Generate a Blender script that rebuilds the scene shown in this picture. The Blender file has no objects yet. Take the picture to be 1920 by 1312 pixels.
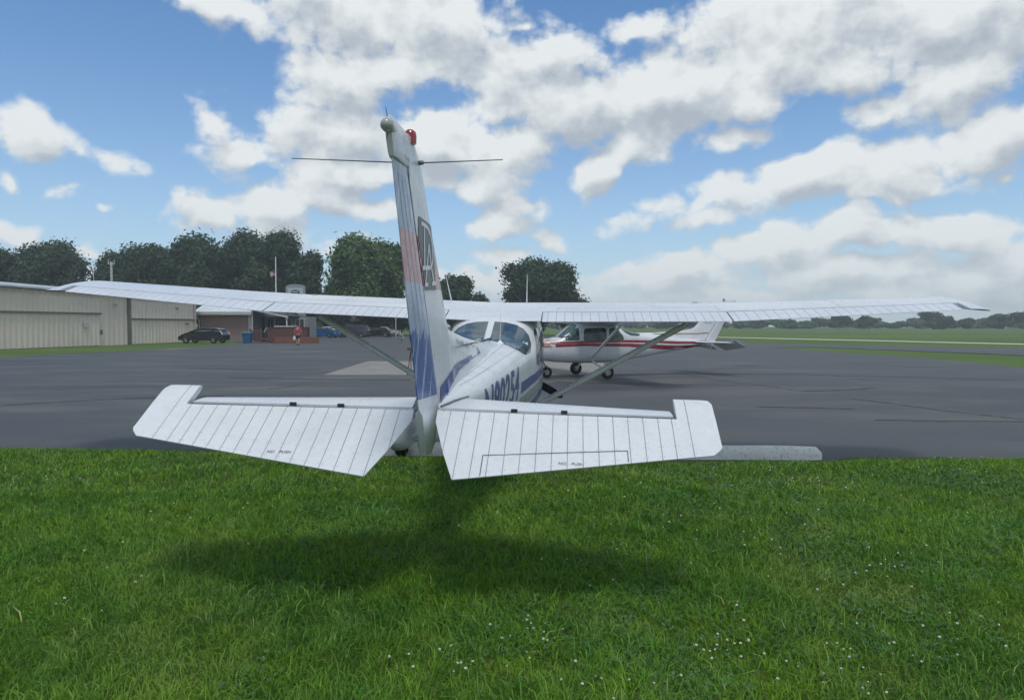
import bpy, bmesh, math, random
import numpy as np
from mathutils import Vector, Matrix
from mathutils.bvhtree import BVHTree

R = math.radians
scene = bpy.context.scene
C = scene.collection

# ------------------------------------------------------------------ camera
FPX, CXP, CYP, HZ = 1380.0, 960.0, 656.0, 609.0
EYE = 1.70
PITCH = math.atan((CYP - HZ) / FPX)
cam_d = bpy.data.cameras.new("camera")
cam_d.sensor_width = 36.0
cam_d.lens = FPX / 1920.0 * 36.0
cam_d.clip_start = 0.05
cam_d.clip_end = 6000
cam = bpy.data.objects.new("camera", cam_d)
C.objects.link(cam)
cam.location = (0, 0, EYE)
cam.rotation_euler = (R(90) - PITCH, 0, 0)
scene.camera = cam

def ray(px, py):
    """direction of a photograph pixel (1920 wide) in the world"""
    x, y = (px - CXP) / FPX, -(py - CYP) / FPX
    c, s = math.cos(PITCH), math.sin(PITCH)
    return Vector((x, c + y * s, -s + y * c))

def U(px, py, Y):
    d = ray(px, py)
    t = Y / d.y
    return Vector((d.x * t, Y, EYE + d.z * t))

def G(px, py, z=0.0):
    d = ray(px, py)
    t = (z - EYE) / d.z
    return Vector((d.x * t, d.y * t, z))

# ------------------------------------------------------------------ light
SUN_EL, SUN_AZ = R(69), R(164)        # azimuth from +Y, clockwise positive
sun_d = bpy.data.lights.new("sun", 'SUN')
sun_d.energy = 1.6
sun_d.angle = R(13.0)
sun_d.color = (1.0, 0.95, 0.88)
sun = bpy.data.objects.new("sun", sun_d)
C.objects.link(sun)
sv = Vector((math.sin(SUN_AZ) * math.cos(SUN_EL), math.cos(SUN_AZ) * math.cos(SUN_EL), math.sin(SUN_EL)))
sun.rotation_euler = sv.to_track_quat('Z', 'Y').to_euler()
sun.location = (-10, 10, 40)

scene.view_settings.view_transform = 'Standard'
scene.view_settings.look = 'None'
scene.view_settings.exposure = 0.12
scene.view_settings.gamma = 1.0

# ------------------------------------------------------------------ node helper
class NT:
    def __init__(self, nt):
        self.nt = nt
    def n(self, typ, ins=None, **props):
        nd = self.nt.nodes.new(typ)
        for k, v in props.items():
            setattr(nd, k, v)
        for k, v in (ins or {}).items():
            s = nd.inputs[k]
            if isinstance(v, bpy.types.NodeSocket):
                self.nt.links.new(v, s)
            else:
                s.default_value = v
        return nd
    def math(self, op, a, b=None, c=None, clamp=False):
        ins = {0: a}
        if b is not None: ins[1] = b
        if c is not None: ins[2] = c
        return self.n('ShaderNodeMath', ins, operation=op, use_clamp=clamp).outputs[0]
    def mix(self, f, a, b, mode='MIX'):
        nd = self.n('ShaderNodeMix', None, data_type='RGBA', blend_type=mode)
        for i, v in ((0, f), (6, a), (7, b)):
            if isinstance(v, bpy.types.NodeSocket):
                self.nt.links.new(v, nd.inputs[i])
            else:
                if i != 0 and len(v) == 3: v = (*v, 1)
                nd.inputs[i].default_value = v
        return nd.outputs[2]
    def ramp(self, f, stops, interp='LINEAR'):
        nd = self.n('ShaderNodeValToRGB', {0: f})
        cr = nd.color_ramp
        cr.interpolation = interp
        while len(cr.elements) < len(stops):
            cr.elements.new(0.5)
        for e, (p, c) in zip(cr.elements, stops):
            e.position = p
            e.color = (*c, 1) if len(c) == 3 else c
        return nd.outputs[0]
    def smooth(self, f, a, b, lo=0.0, hi=1.0):
        return self.n('ShaderNodeMapRange', {0: f, 1: a, 2: b, 3: lo, 4: hi}, interpolation_type='SMOOTHSTEP').outputs[0]
    def noise(self, vec, scale, detail=3, rough=0.5, dist=0.0, dim='3D'):
        nd = self.n('ShaderNodeTexNoise', None, noise_dimensions=dim)
        for k_, v_ in {'Scale': scale, 'Detail': detail, 'Roughness': rough, 'Distortion': dist}.items(): nd.inputs[k_].default_value = v_
        if vec is not None: self.nt.links.new(vec, nd.inputs['Vector'])
        return nd.outputs[0]

# ------------------------------------------------------------------ sky: Nishita sky with a layer of cumulus
def build_world():
    w = bpy.data.worlds.new("World")
    scene.world = w
    w.use_nodes = True
    nt = w.node_tree
    nt.nodes.clear()
    H = NT(nt)
    sky = H.n('ShaderNodeTexSky', sky_type='NISHITA')
    sky.sun_disc = False
    sky.sun_elevation = SUN_EL
    sky.sun_rotation = SUN_AZ
    sky.air_density = 1.0
    sky.dust_density = 0.6
    sky.ozone_density = 3.0
    # cloud field, in azimuth / elevation of the world direction
    blobs = [  # px, py, rx, ry, tilt(deg, + = rises to the right), strength
        (420, 5, 170, 40, -8, .75), (620, 35, 210, 90, 0, 1.0), (800, 40, 190, 110, 0, 1.15), (640, 135, 140, 70, -10, .95),
        (575, 175, 80, 30, 0, .7), (740, 120, 110, 70, 0, .85), (980, 35, 60, 25, 0, .5),
        (990, 125, 130, 85, 0, .95), (1060, 195, 210, 80, 0, 1.05), (1240, 175, 240, 80, 0, 1.1), (1390, 185, 110, 65, 0, .95),
        (1185, 262, 110, 72, 20, 1.05), (1125, 312, 105, 52, 25, 1.05), (1190, 55, 85, 52, 0, .9),
        (1480, 50, 260, 100, 0, 1.2), (1730, 30, 280, 90, 0, 1.2), (1570, 120, 200, 65, -8, .95), (1880, 60, 120, 90, 0, .9),
        (1790, 150, 170, 85, 22, 1.05), (1680, 205, 110, 50, 10, .9),
        (1405, 258, 140, 30, 0, .72),
        (1225, 408, 95, 32, 8, .8), (1380, 375, 130, 52, 12, 1.0), (1530, 335, 170, 62, 12, 1.08), (1690, 315, 170, 65, 5, 1.05),
        (1860, 265, 120, 80, 20, 1.05), (1330, 425, 130, 30, 0, .7), (1655, 378, 70, 22, 0, .7), (1900, 320, 90, 45, 0, .8),
        (1440, 472, 120, 40, 8, .9), (1620, 440, 190, 45, 5, .95), (1800, 430, 140, 45, 0, .95), (1900, 470, 120, 45, 0, .9),
        (1600, 505, 360, 40, 0, .85), (1250, 512, 220, 38, 0, .75), (1850, 520, 300, 40, 0, .85),
        (500, 275, 150, 75, 15, .95), (640, 250, 170, 75, 0, 1.05), (800, 270, 180, 85, 0, 1.1), (930, 280, 130, 75, 0, 1.0),
        (700, 335, 260, 48, 0, .95), (880, 350, 150, 45, 0, .85), (385, 225, 62, 55, 40, .62),
        (385, 400, 95, 45, 10, .9), (520, 395, 110, 48, 0, .95), (620, 385, 110, 42, 0, .95), (700, 405, 110, 30, 0, .8), (480, 430, 180, 32, 0, .75),
        (940, 425, 85, 38, 0, .85), (1020, 450, 90, 45, -10, .85), (980, 390, 60, 35, 0, .8), (960, 480, 130, 30, 0, .7),
        (50, 265, 140, 58, -5, .88), (140, 275, 120, 36, -5, .8), (5, 340, 45, 30, 0, .7), (110, 356, 75, 26, 6, .72),
        (30, 425, 100, 34, 5, .72), (212, 383, 24, 14, 0, .5), (180, 475, 80, 26, 0, .68), (40, 470, 110, 26, 0, .6),
        (620, 455, 200, 28, 0, .62), (1130, 560, 300, 45, 0, .6), (60, 560, 300, 40, 0, .6), (1180, 500, 70, 26, 0, .7), (1420, 545, 330, 40, 0, .85), (1750, 560, 260, 40, 0, .8), (900, 520, 220, 40, 0, .75), (250, 520, 200, 32, 0, .7), (620, 470, 170, 26, 0, .6), (1090, 440, 60, 26, 0, .5), (430, 455, 120, 30, 10, .7),
    ]
    grp = bpy.data.node_groups.new("cloud_field", 'ShaderNodeTree')
    grp.interface.new_socket("Vector", in_out='INPUT', socket_type='NodeSocketVector')
    grp.interface.new_socket("Density", in_out='OUTPUT', socket_type='NodeSocketFloat')
    g = NT(grp)
    gi = grp.nodes.new('NodeGroupInput'); go = grp.nodes.new('NodeGroupOutput')
    p = gi.outputs[0]
    # domain warp, two sizes
    def warp(v, sc, amp):
        wn = g.n('ShaderNodeTexNoise', {'Vector': v, 'Scale': sc, 'Detail': 3.0, 'Roughness': .55}, noise_dimensions='2D')
        wv = g.n('ShaderNodeVectorMath', {0: wn.outputs['Color'], 1: (.5, .5, .5)}, operation='SUBTRACT').outputs[0]
        wv = g.n('ShaderNodeVectorMath', {0: wv, 3: amp}, operation='SCALE').outputs[0]
        return g.n('ShaderNodeVectorMath', {0: v, 1: wv}, operation='ADD').outputs[0]
    q = warp(p, 7.0, .075)
    q2 = warp(p, 22.0, .030)
    qz = g.n('ShaderNodeVectorMath', {0: q, 1: (1, 1, 0)}, operation='MULTIPLY').outputs[0]
    acc = None
    for (px, py, rx, ry, tilt, s) in blobs:
        d = ray(px, py).normalized()
        az, el = math.atan2(d.x, d.y), math.asin(d.z)
        k = 1.0 / math.sqrt((px - CXP) ** 2 + (py - CYP) ** 2 + FPX ** 2)
        m = g.n('ShaderNodeMapping', {'Vector': qz, 'Location': (az, el, 0), 'Rotation': (0, 0, R(tilt)),
                'Scale': (rx * 1.45 * k, ry * 1.45 * k, 1)}, vector_type='TEXTURE').outputs[0]
        gr = g.n('ShaderNodeTexGradient', {'Vector': m}, gradient_type='SPHERICAL').outputs[1]
        gr = g.math('MULTIPLY', gr, s)
        acc = gr if acc is None else g.n('ShaderNodeMath', {0: acc, 1: gr, 2: 0.12}, operation='SMOOTH_MAX').outputs[0]
    # scattered clouds for the part of the sky outside the picture
    sep = g.n('ShaderNodeSeparateXYZ', {0: p})
    aa = g.math('ABSOLUTE', sep.outputs[0])
    back = g.smooth(aa, .72, .95)
    high = g.smooth(sep.outputs[1], .52, .68)
    outm = g.math('MAXIMUM', back, high)
    bn = g.noise(p, 3.2, 3, .5, dim='2D')
    bn = g.smooth(bn, .34, .54)
    bn = g.math('MULTIPLY', g.math('MULTIPLY', bn, outm), .95)
    acc = g.math('MAXIMUM', acc, bn)
    f1 = g.n('ShaderNodeMapping', {'Vector': p, 'Scale': (1, 1.35, 1)}).outputs[0]
    n1 = g.noise(f1, 11.0, 6, .58, dim='2D')
    v2 = g.n('ShaderNodeMapping', {'Vector': q2, 'Scale': (1, 1.3, 1)}).outputs[0]
    bl = []
    for sc in (13.0, 31.0, 70.0):
        vo = g.n('ShaderNodeTexVoronoi', {'Vector': v2, 'Scale': sc}, voronoi_dimensions='2D')
        bl.append(g.math('SUBTRACT', .42, g.math('MULTIPLY', vo.outputs[0], vo.outputs[0])))
    dens = g.math('ADD', acc, g.math('MULTIPLY', g.math('SUBTRACT', n1, .5), .85))
    for b_, k_ in zip(bl, (.30, .17, .09)):
        dens = g.math('ADD', dens, g.math('MULTIPLY', b_, k_))
    dens = g.math('SUBTRACT', dens, .555)
    grp.links.new(dens, go.inputs[0])

    tc = H.n('ShaderNodeTexCoord')
    s = H.n('ShaderNodeSeparateXYZ', {0: tc.outputs['Generated']})
    az = H.math('ARCTAN2', s.outputs[0], s.outputs[1])
    el = H.math('ARCSINE', s.outputs[2])
    pv = H.n('ShaderNodeCombineXYZ', {0: az, 1: el, 2: 0.0}).outputs[0]
    def field(off):
        v = pv if off is None else H.n('ShaderNodeVectorMath', {0: pv, 1: off}, operation='ADD').outputs[0]
        nd = nt.nodes.new('ShaderNodeGroup'); nd.node_tree = grp
        nt.links.new(v, nd.inputs[0])
        return nd.outputs[0]
    d0 = field(None)
    d1 = field((-.010, .026, 0))
    mask = H.smooth(d0, -.14, .17)
    lit = H.math('ADD', .70, H.math('MULTIPLY', H.math('SUBTRACT', d0, d1), 1.7))
    det = H.noise(H.n('ShaderNodeMapping', {'Vector': pv, 'Scale': (1, 1.5, 1)}).outputs[0], 7.0, 5, .6, dim='2D')
    lit = H.math('ADD', lit, H.math('MULTIPLY', H.math('SUBTRACT', det, .5), 1.25))
    thick = H.smooth(d0, .10, .75)
    lit = H.math('SUBTRACT', lit, H.math('MULTIPLY', thick, .26), clamp=True)
    ccol = H.ramp(lit, [(0.0, (2.6, 2.95, 3.4)), (.35, (3.25, 3.6, 3.95)), (.62, (4.1, 4.4, 4.6)), (1.0, (5.0, 5.25, 5.35))])
    sky_c = H.mix(1.0, sky.outputs[0], (.44, .68, .86), 'MULTIPLY')
    elc = H.math('MAXIMUM', el, 0.0)
    pale = H.math('POWER', 2.718, H.math('MULTIPLY', elc, -6.5))
    base = H.mix(H.math('MULTIPLY', pale, .68), sky_c, (3.9, 4.9, 5.5))
    cl = H.mix(mask, base, ccol)
    cl = H.mix(H.math('MULTIPLY', H.math('POWER', 2.718, H.math('MULTIPLY', elc, -11.0)), .68), cl, (4.2, 4.75, 4.95))
    bg = H.n('ShaderNodeBackground', {'Color': cl, 'Strength': 0.15})
    out = H.n('ShaderNodeOutputWorld', {'Surface': bg.outputs[0]})
    w.cycles.sampling_method = 'MANUAL'
    w.cycles.sample_map_resolution = 512
build_world()

# ------------------------------------------------------------------ materials
MATS = {}
def mat(name, fn):
    if name in MATS: return MATS[name]
    m = bpy.data.materials.new(name)
    m.use_nodes = True
    nt = m.node_tree
    b = nt.nodes['Principled BSDF']
    fn(NT(nt), b, m)
    MATS[name] = m
    return m
def setp(b, **k):
    for n_, v in k.items():
        n_ = n_.replace('_', ' ')
        if n_ == 'Base Color' and not isinstance(v, bpy.types.NodeSocket) and len(v) == 3: v = (*v, 1)
        if isinstance(v, bpy.types.NodeSocket):
            b.id_data.links.new(v, b.inputs[n_])
        else:
            b.inputs[n_].default_value = v
def bump(H, b, h, dist, strength=1.0):
    nd = H.n('ShaderNodeBump', {'Height': h, 'Distance': dist, 'Strength': strength})
    b.id_data.links.new(nd.outputs[0], b.inputs['Normal'])
def plain(name, col, rough=.6, metal=0.0, var=.12, scale=6.0, coat=0.0, spec=.5):
    def fn(H, b, m):
        tc = H.n('ShaderNodeTexCoord')
        nz = H.noise(tc.outputs['Object'], scale, 4, .6)
        k = H.smooth(nz, .3, .7, 1 - var, 1 + var)
        hs = H.n('ShaderNodeVectorMath', {0: (*col,), 3: k}, operation='SCALE').outputs[0]
        setp(b, Base_Color=hs, Roughness=rough, Metallic=metal, Coat_Weight=coat)
        b.inputs['Specular IOR Level'].default_value = spec
    return mat(name, fn)

def paint(name, col, wet=True, rough=.32, dirt=.10, obj_scale=1.0, bands=None):
    """aircraft paint: chalky enamel with faint grime and rain drops standing on it"""
    def fn(H, b, m):
        tc = H.n('ShaderNodeTexCoord')
        o = tc.outputs['Object']
        n1 = H.noise(o, 2.2, 5, .6)
        n2 = H.noise(o, 18, 4, .6)
        k = H.math('ADD', H.smooth(n1, .3, .75, 1.0, 1.0 - dirt), H.smooth(n2, .4, .8, 0.0, -dirt * .8))
        base = (*col, 1)
        if bands:
            base = bands(H, o)
        n3 = H.noise(o, 150, 2, .6)
        if wet: k = H.math('MULTIPLY', k, H.smooth(n3, .36, .66, .95, 1.04))  # sparkle of the drops painted as fine light and dark speckle
        c = H.mix(1.0, base, (1, 1, 1), 'MULTIPLY')
        c = H.n('ShaderNodeVectorMath', {0: c, 3: k}, operation='SCALE').outputs[0]
        setp(b, Base_Color=c)
        rg = H.smooth(n2, .3, .7, rough - .06, rough + .12)
        setp(b, Roughness=rg, Coat_Weight=.25, Coat_Roughness=.12)
        if wet:
            v = H.n('ShaderNodeTexVoronoi', {'Vector': o, 'Scale': 210.0, 'Randomness': 1.0})
            pz = H.noise(o, 3.0, 3, .5)
            amt = H.smooth(pz, .38, .62)
            drop = H.math('MULTIPLY', H.smooth(v.outputs[0], .10, .34, 1.0, 0.0), amt)
            # keep only part of the cells
            keep = H.smooth(H.n('ShaderNodeSeparateXYZ', {0: v.outputs['Color']}).outputs[0], .45, .55)
            drop = H.math('MULTIPLY', drop, keep)
            bump(H, b, drop, .0011, .9)
        else:
            bump(H, b, n1, .004, .3)
    return mat(name, fn)

WHITE = (.68, .715, .75)
m_white = paint('white_aircraft_paint', WHITE)
m_white_dry = paint('white_aircraft_paint_dry', (.68, .70, .73), wet=False)
m_seam = plain('panel_seam_grey', (.36, .39, .42), .8)  # grey for rib grooves and skin seams, darker than the skin
m_blue = plain('blue_aircraft_paint', (.045, .085, .27), .35, var=.15, coat=.3)
m_red = plain('red_aircraft_paint', (.27, .030, .040), .35, var=.15, coat=.3)
m_brown = plain('tan_aircraft_paint', (.36, .24, .16), .35, var=.15, coat=.3)
m_black = plain('black_fittings_gap_shade', (.02, .022, .025), .6)  # black for fittings, also the painted shade inside hinge gaps
m_logo_grey = plain('grey_decal', (.17, .19, .20), .5, var=.08)
m_letter = plain('white_lettering', (.72, .74, .75), .5, var=.05)
m_rubber = plain('tyre_rubber', (.022, .023, .025), .85, var=.3, scale=30)
m_metal = plain('bare_metal', (.45, .46, .47), .38, metal=.9, var=.1)
m_grey_metal = plain('grey_painted_metal', (.30, .32, .33), .5, var=.15)
m_prop = plain('propeller_black', (.018, .020, .022), .55, var=.2)
m_redlens = plain('red_beacon_lens', (.26, .015, .02), .18, var=.15, coat=.5)
m_greylens = plain('grey_lens', (.33, .34, .33), .25, var=.1, coat=.4)
m_darkcap = plain('dark_grey_plastic', (.11, .13, .14), .5)
def _glass(H, b, m):
    tc = H.n('ShaderNodeTexCoord')
    n = H.noise(tc.outputs['Object'], 3.5, 4, .6, .8)
    c = H.ramp(n, [(.35, (.035, .065, .085)), (.6, (.085, .12, .135)), (.75, (.20, .23, .23))])
    setp(b, Base_Color=c, Roughness=.07)
    b.inputs['Specular IOR Level'].default_value = .6
    bump(H, b, n, .01, .4)
m_glass = mat('aircraft_glazing', _glass)
def _tglass(H, b, m):
    tc = H.n('ShaderNodeTexCoord')
    n = H.noise(tc.outputs['Object'], 4.5, 3, .6, .5)
    c = H.ramp(n, [(.3, (.012, .028, .03)), (.55, (.05, .10, .09)), (.72, (.14, .24, .21))])
    setp(b, Base_Color=c, Roughness=.08)
m_tglass = mat('green_tinted_glazing', _tglass)
m_carglass = plain('car_glazing', (.015, .02, .024), .12, var=.4, scale=2, spec=.4)

def _rudder_bands(H, o):
    s = H.n('ShaderNodeSeparateXYZ', {0: o})
    nz = H.noise(H.n('ShaderNodeMapping', {'Vector': o, 'Scale': (1, 26, 1.1)}).outputs[0], 1.0, 3, .6)
    # object z is above the ground: 1.16 + height above the hinge line
    z = H.math('SUBTRACT', s.outputs[2], 1.16)
    zz = H.math('ADD', z, H.math('MULTIPLY', H.math('SUBTRACT', nz, .5), .26))
    up = H.math('GREATER_THAN', z, 1.04)
    mid = H.math('GREATER_THAN', z, .775)
    lilac = H.math('GREATER_THAN', zz, .49)
    deep = H.math('GREATER_THAN', z, H.math('ADD', .10, H.math('MULTIPLY', s.outputs[1], 0)))
    st = H.noise(H.n('ShaderNodeMapping', {'Vector': o, 'Scale': (1, 17, .9)}).outputs[0], 1.0, 4, .65)
    streak = H.smooth(st, .52, .66)
    upc = H.mix(streak, (.34, .44, .60), (.62, .66, .72))
    redc = H.mix(H.smooth(st, .35, .75), (.52, .28, .33), (.66, .44, .46))
    lil = H.mix(streak, (.42, .49, .66), (.58, .63, .73))
    blu = H.mix(H.smooth(st, .52, .64), (.075, .150, .40), (.46, .54, .70))
    c = H.mix(deep, (.66, .69, .74), blu)
    c = H.mix(lilac, c, lil)
    c = H.mix(mid, c, redc)
    c = H.mix(up, c, upc)
    top = H.math('GREATER_THAN', z, 1.40)
    c = H.mix(top, c, (.55, .57, .60))
    return c
m_rudder = paint('patriotic_rudder_paint', WHITE, bands=_rudder_bands)
def _fin_bands(H, o):
    s = H.n('ShaderNodeSeparateXYZ', {0: o})
    z = H.math('SUBTRACT', s.outputs[2], 1.16)
    a = H.math('GREATER_THAN', z, .765)
    b_ = H.math('LESS_THAN', z, 1.035)
    f = H.math('MULTIPLY', a, b_)
    n = H.noise(o, 5, 3, .5)
    return H.mix(f, (.68, .71, .74), H.mix(n, (.40, .17, .20), (.52, .28, .31)))
m_fin = paint('fin_paint', WHITE, bands=_fin_bands)

def _asphalt(H, b, m):
    tc = H.n('ShaderNodeTexCoord')
    o = tc.outputs['Object']
    st = H.n('ShaderNodeMapping', {'Vector': o, 'Scale': (.16, .42, 1), 'Rotation': (0, 0, R(4))}).outputs[0]
    n1 = H.noise(st, 1.0, 6, .62, .3)
    n2 = H.noise(o, .09, 3, .5)
    n3 = H.noise(o, 42, 3, .6)
    n4 = H.noise(H.n('ShaderNodeMapping', {'Vector': o, 'Scale': (.35, 1.6, 1), 'Location': (3, 9, 0)}).outputs[0], 1.0, 5, .7)
    c = H.ramp(n1, [(.34, (.030, .035, .037)), (.48, (.058, .065, .067)), (.62, (.104, .112, .110))])
    c = H.mix(H.smooth(n2, .35, .65, 0, .4), c, (.068, .078, .088))
    c = H.mix(H.smooth(n4, .60, .72, 0, .45), c, (.115, .118, .120))
    c = H.mix(H.smooth(n4, .30, .40, .5, 0), c, (.030, .033, .038))
    c = H.mix(H.smooth(n3, .35, .7, 0, .25), c, (.13, .13, .13))
    rg = H.smooth(n1, .3, .7, .55, .85)
    setp(b, Base_Color=c, Roughness=rg)
    b.inputs['Specular IOR Level'].default_value = .35
    bump(H, b, n3, .006, .5)
m_asphalt = mat('weathered_asphalt', _asphalt)
def _concrete(name, base, dark):
    def fn(H, b, m):
        tc = H.n('ShaderNodeTexCoord')
        o = tc.outputs['Object']
        n1 = H.noise(o, 1.2, 6, .65)
        n2 = H.noise(o, 24, 5, .7)
        c = H.mix(H.smooth(n1, .35, .7), base, dark)
        c = H.mix(H.smooth(n2, .5, .68, 0, .55), c, tuple(x * .45 for x in dark))
        setp(b, Base_Color=c, Roughness=.85)
        bump(H, b, n2, .01, .6)
    return mat(name, fn)
m_pad = _concrete('pale_concrete', (.26, .25, .225), (.20, .195, .18))
m_kerb = _concrete('whitewashed_concrete', (.86, .87, .85), (.68, .69, .66))
m_block = _concrete('grey_concrete', (.30, .31, .30), (.2, .21, .2))

def _farground(H, b, m):
    tc = H.n('ShaderNodeTexCoord')
    o = tc.outputs['Object']
    st = H.n('ShaderNodeMapping', {'Vector': o, 'Scale': (.012, .05, 1)}).outputs[0]
    n1 = H.noise(st, 1.0, 5, .6)
    n2 = H.noise(o, .9, 5, .65)
    n3 = H.noise(o, 9, 4, .7)
    c = H.ramp(n1, [(.32, (.062, .118, .038)), (.5, (.098, .165, .046)), (.68, (.150, .205, .062))])
    c = H.mix(H.smooth(n2, .4, .65, 0, .4), c, (.110, .135, .045))
    c = H.mix(H.smooth(n3, .45, .65, 0, .4), c, (.035, .07, .022))
    setp(b, Base_Color=c, Roughness=.9)
    b.inputs['Specular IOR Level'].default_value = .1
    bump(H, b, n3, .08, .6)
m_ground = mat('mown_field_grass', _farground)
def _soil(H, b, m):
    tc = H.n('ShaderNodeTexCoord')
    n = H.noise(tc.outputs['Object'], 12, 5, .7)
    c = H.ramp(n, [(.35, (.030, .048, .012)), (.55, (.070, .095, .026)), (.68, (.17, .14, .085))])
    setp(b, Base_Color=c, Roughness=.95)
    bump(H, b, n, .02, .8)
m_soil = mat('lawn_thatch', _soil)
def _blade(H, b, m):
    at = H.n('ShaderNodeAttribute', attribute_name='tone')
    tc = H.n('ShaderNodeTexCoord')
    n = H.noise(tc.outputs['Object'], 1.1, 4, .6)
    n2 = H.noise(tc.outputs['Object'], 4.5, 3, .6)
    c1 = H.ramp(at.outputs['Fac'], [(0.0, (.042, .118, .010)), (.45, (.080, .210, .016)), (.80, (.145, .310, .026)), (.955, (.24, .35, .07)), (1.0, (.45, .44, .22))])
    c = H.mix(H.smooth(n, .36, .64, 0, .5), c1, (.165, .265, .012))
    c = H.mix(H.smooth(n2, .40, .62, .35, 0), c, (.036, .125, .022))
    n5 = H.noise(tc.outputs['Object'], .7, 3, .6)
    c = H.mix(H.smooth(n5, .50, .70, 0, .45), c, (.21, .28, .075))
    c = H.n('ShaderNodeVectorMath', {0: c, 3: 1.32}, operation='SCALE').outputs[0]
    setp(b, Base_Color=c, Roughness=.55)
    b.inputs['Specular IOR Level'].default_value = .30
    nt = b.id_data
    tr = H.n('ShaderNodeBsdfTranslucent', {'Color': H.mix(.5, c, (.08, .19, .02))})
    mx = H.n('ShaderNodeMixShader', {0: .30, 1: b.outputs[0], 2: tr.outputs[0]})
    nt.links.new(mx.outputs[0], nt.nodes['Material Output'].inputs[0])
m_blade = mat('grass_blade', _blade)
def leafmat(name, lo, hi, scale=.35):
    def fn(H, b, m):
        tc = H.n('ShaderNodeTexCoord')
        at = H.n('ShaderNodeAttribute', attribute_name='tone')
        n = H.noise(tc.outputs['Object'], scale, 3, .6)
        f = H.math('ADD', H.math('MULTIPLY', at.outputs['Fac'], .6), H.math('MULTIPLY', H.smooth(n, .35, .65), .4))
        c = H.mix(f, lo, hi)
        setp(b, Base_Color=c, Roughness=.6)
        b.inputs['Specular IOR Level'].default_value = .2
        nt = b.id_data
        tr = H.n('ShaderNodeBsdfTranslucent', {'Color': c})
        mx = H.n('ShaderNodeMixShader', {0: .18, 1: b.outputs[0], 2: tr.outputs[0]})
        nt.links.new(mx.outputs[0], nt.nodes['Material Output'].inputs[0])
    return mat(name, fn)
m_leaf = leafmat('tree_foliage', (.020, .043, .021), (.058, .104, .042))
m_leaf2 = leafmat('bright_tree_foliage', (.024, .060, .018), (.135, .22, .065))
m_bark = plain('tree_bark', (.07, .06, .05), .9, var=.3)
m_clover = plain('clover_leaf', (.042, .125, .030), .6, var=.35, scale=3)
m_bloom = plain('clover_bloom', (.52, .54, .45), .8, var=.15, scale=60)
m_stem = plain('clover_stem', (.06, .14, .03), .7)

def _corr(H, b, m):
    tc = H.n('ShaderNodeTexCoord')
    o = tc.outputs['Object']
    n = H.noise(o, .35, 5, .6)
    s = H.n('ShaderNodeMapping', {'Vector': o, 'Scale': (3.0, 3.0, .12)}).outputs[0]
    n2 = H.noise(s, 1.0, 5, .7)
    c = H.mix(H.smooth(n, .35, .7), (.68, .60, .51), (.60, .53, .46))
    c = H.mix(H.smooth(n2, .55, .8, 0, .6), c, (.34, .30, .25))
    setp(b, Base_Color=c, Roughness=.6)
m_tan = mat('tan_corrugated_steel', _corr)
m_tan_trim = plain('tan_trim', (.48, .44, .37), .6)
m_tan_dark = plain('weathered_brown_trim', (.15, .13, .11), .7)
m_roof = plain('galvanised_roof', (.42, .45, .48), .45, var=.15, scale=1.0)
m_roof_white = plain('white_metal_roof', (.62, .66, .70), .45, var=.08, scale=1.0)
def _brick(H, b, m):
    tc = H.n('ShaderNodeTexCoord')
    br = H.n('ShaderNodeTexBrick', {'Vector': H.n('ShaderNodeMapping', {'Vector': tc.outputs['Object'], 'Rotation': (R(90), 0, 0)}).outputs[0],
             'Color1': (.25, .12, .10, 1), 'Color2': (.19, .095, .08, 1), 'Mortar': (.30, .26, .24, 1),
             'Scale': 1.0, 'Mortar Size': .012, 'Brick Width': .22, 'Row Height': .075})
    setp(b, Base_Color=br.outputs[0], Roughness=.85)
m_brick = mat('red_brick', _brick)
m_cream = plain('cream_trim', (.46, .46, .43), .6)
m_greywall = plain('grey_siding', (.22, .23, .235), .7)
m_greywall2 = plain('pale_grey_siding', (.46, .48, .46), .7)
m_darkroof = plain('dark_shingle', (.055, .057, .065), .85, var=.2)
m_darkglass = plain('dark_window_glass', (.02, .025, .03), .1, var=.3)
m_deck = plain('brown_stained_wood', (.13, .060, .048), .75, var=.2)
m_deck2 = plain('redder_stained_wood', (.20, .085, .055), .75, var=.2)
m_binblue = plain('blue_plastic', (.02, .10, .26), .5)
m_skin = plain('skin', (.42, .25, .18), .6, var=.05)
m_pink = plain('red_pink_cotton', (.52, .04, .085), .85, var=.1)
m_shorts = plain('dark_cotton', (.03, .028, .026), .9)
m_greycloth = plain('grey_cotton', (.26, .28, .27), .9)
m_greencloth = plain('dark_green_cotton', (.02, .05, .04), .9)
m_whitecloth = plain('white_cloth', (.65, .67, .66), .8)
m_hair = plain('dark_hair', (.02, .016, .014), .8)
m_rust = plain('rusty_steel', (.12, .055, .035), .8)
m_signface = plain('sign_face', (.42, .46, .47), .4)
m_signtrim = plain('sign_cabinet', (.24, .28, .29), .5)
m_lamp_glass = plain('lamp_glass', (.5, .5, .46), .2, coat=.5)
m_redlamp = plain('red_lamp_glass', (.25, .02, .02), .2, coat=.5)
def carpaint(name, col): return plain(name, col, .22, var=.04, coat=.8)

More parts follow.
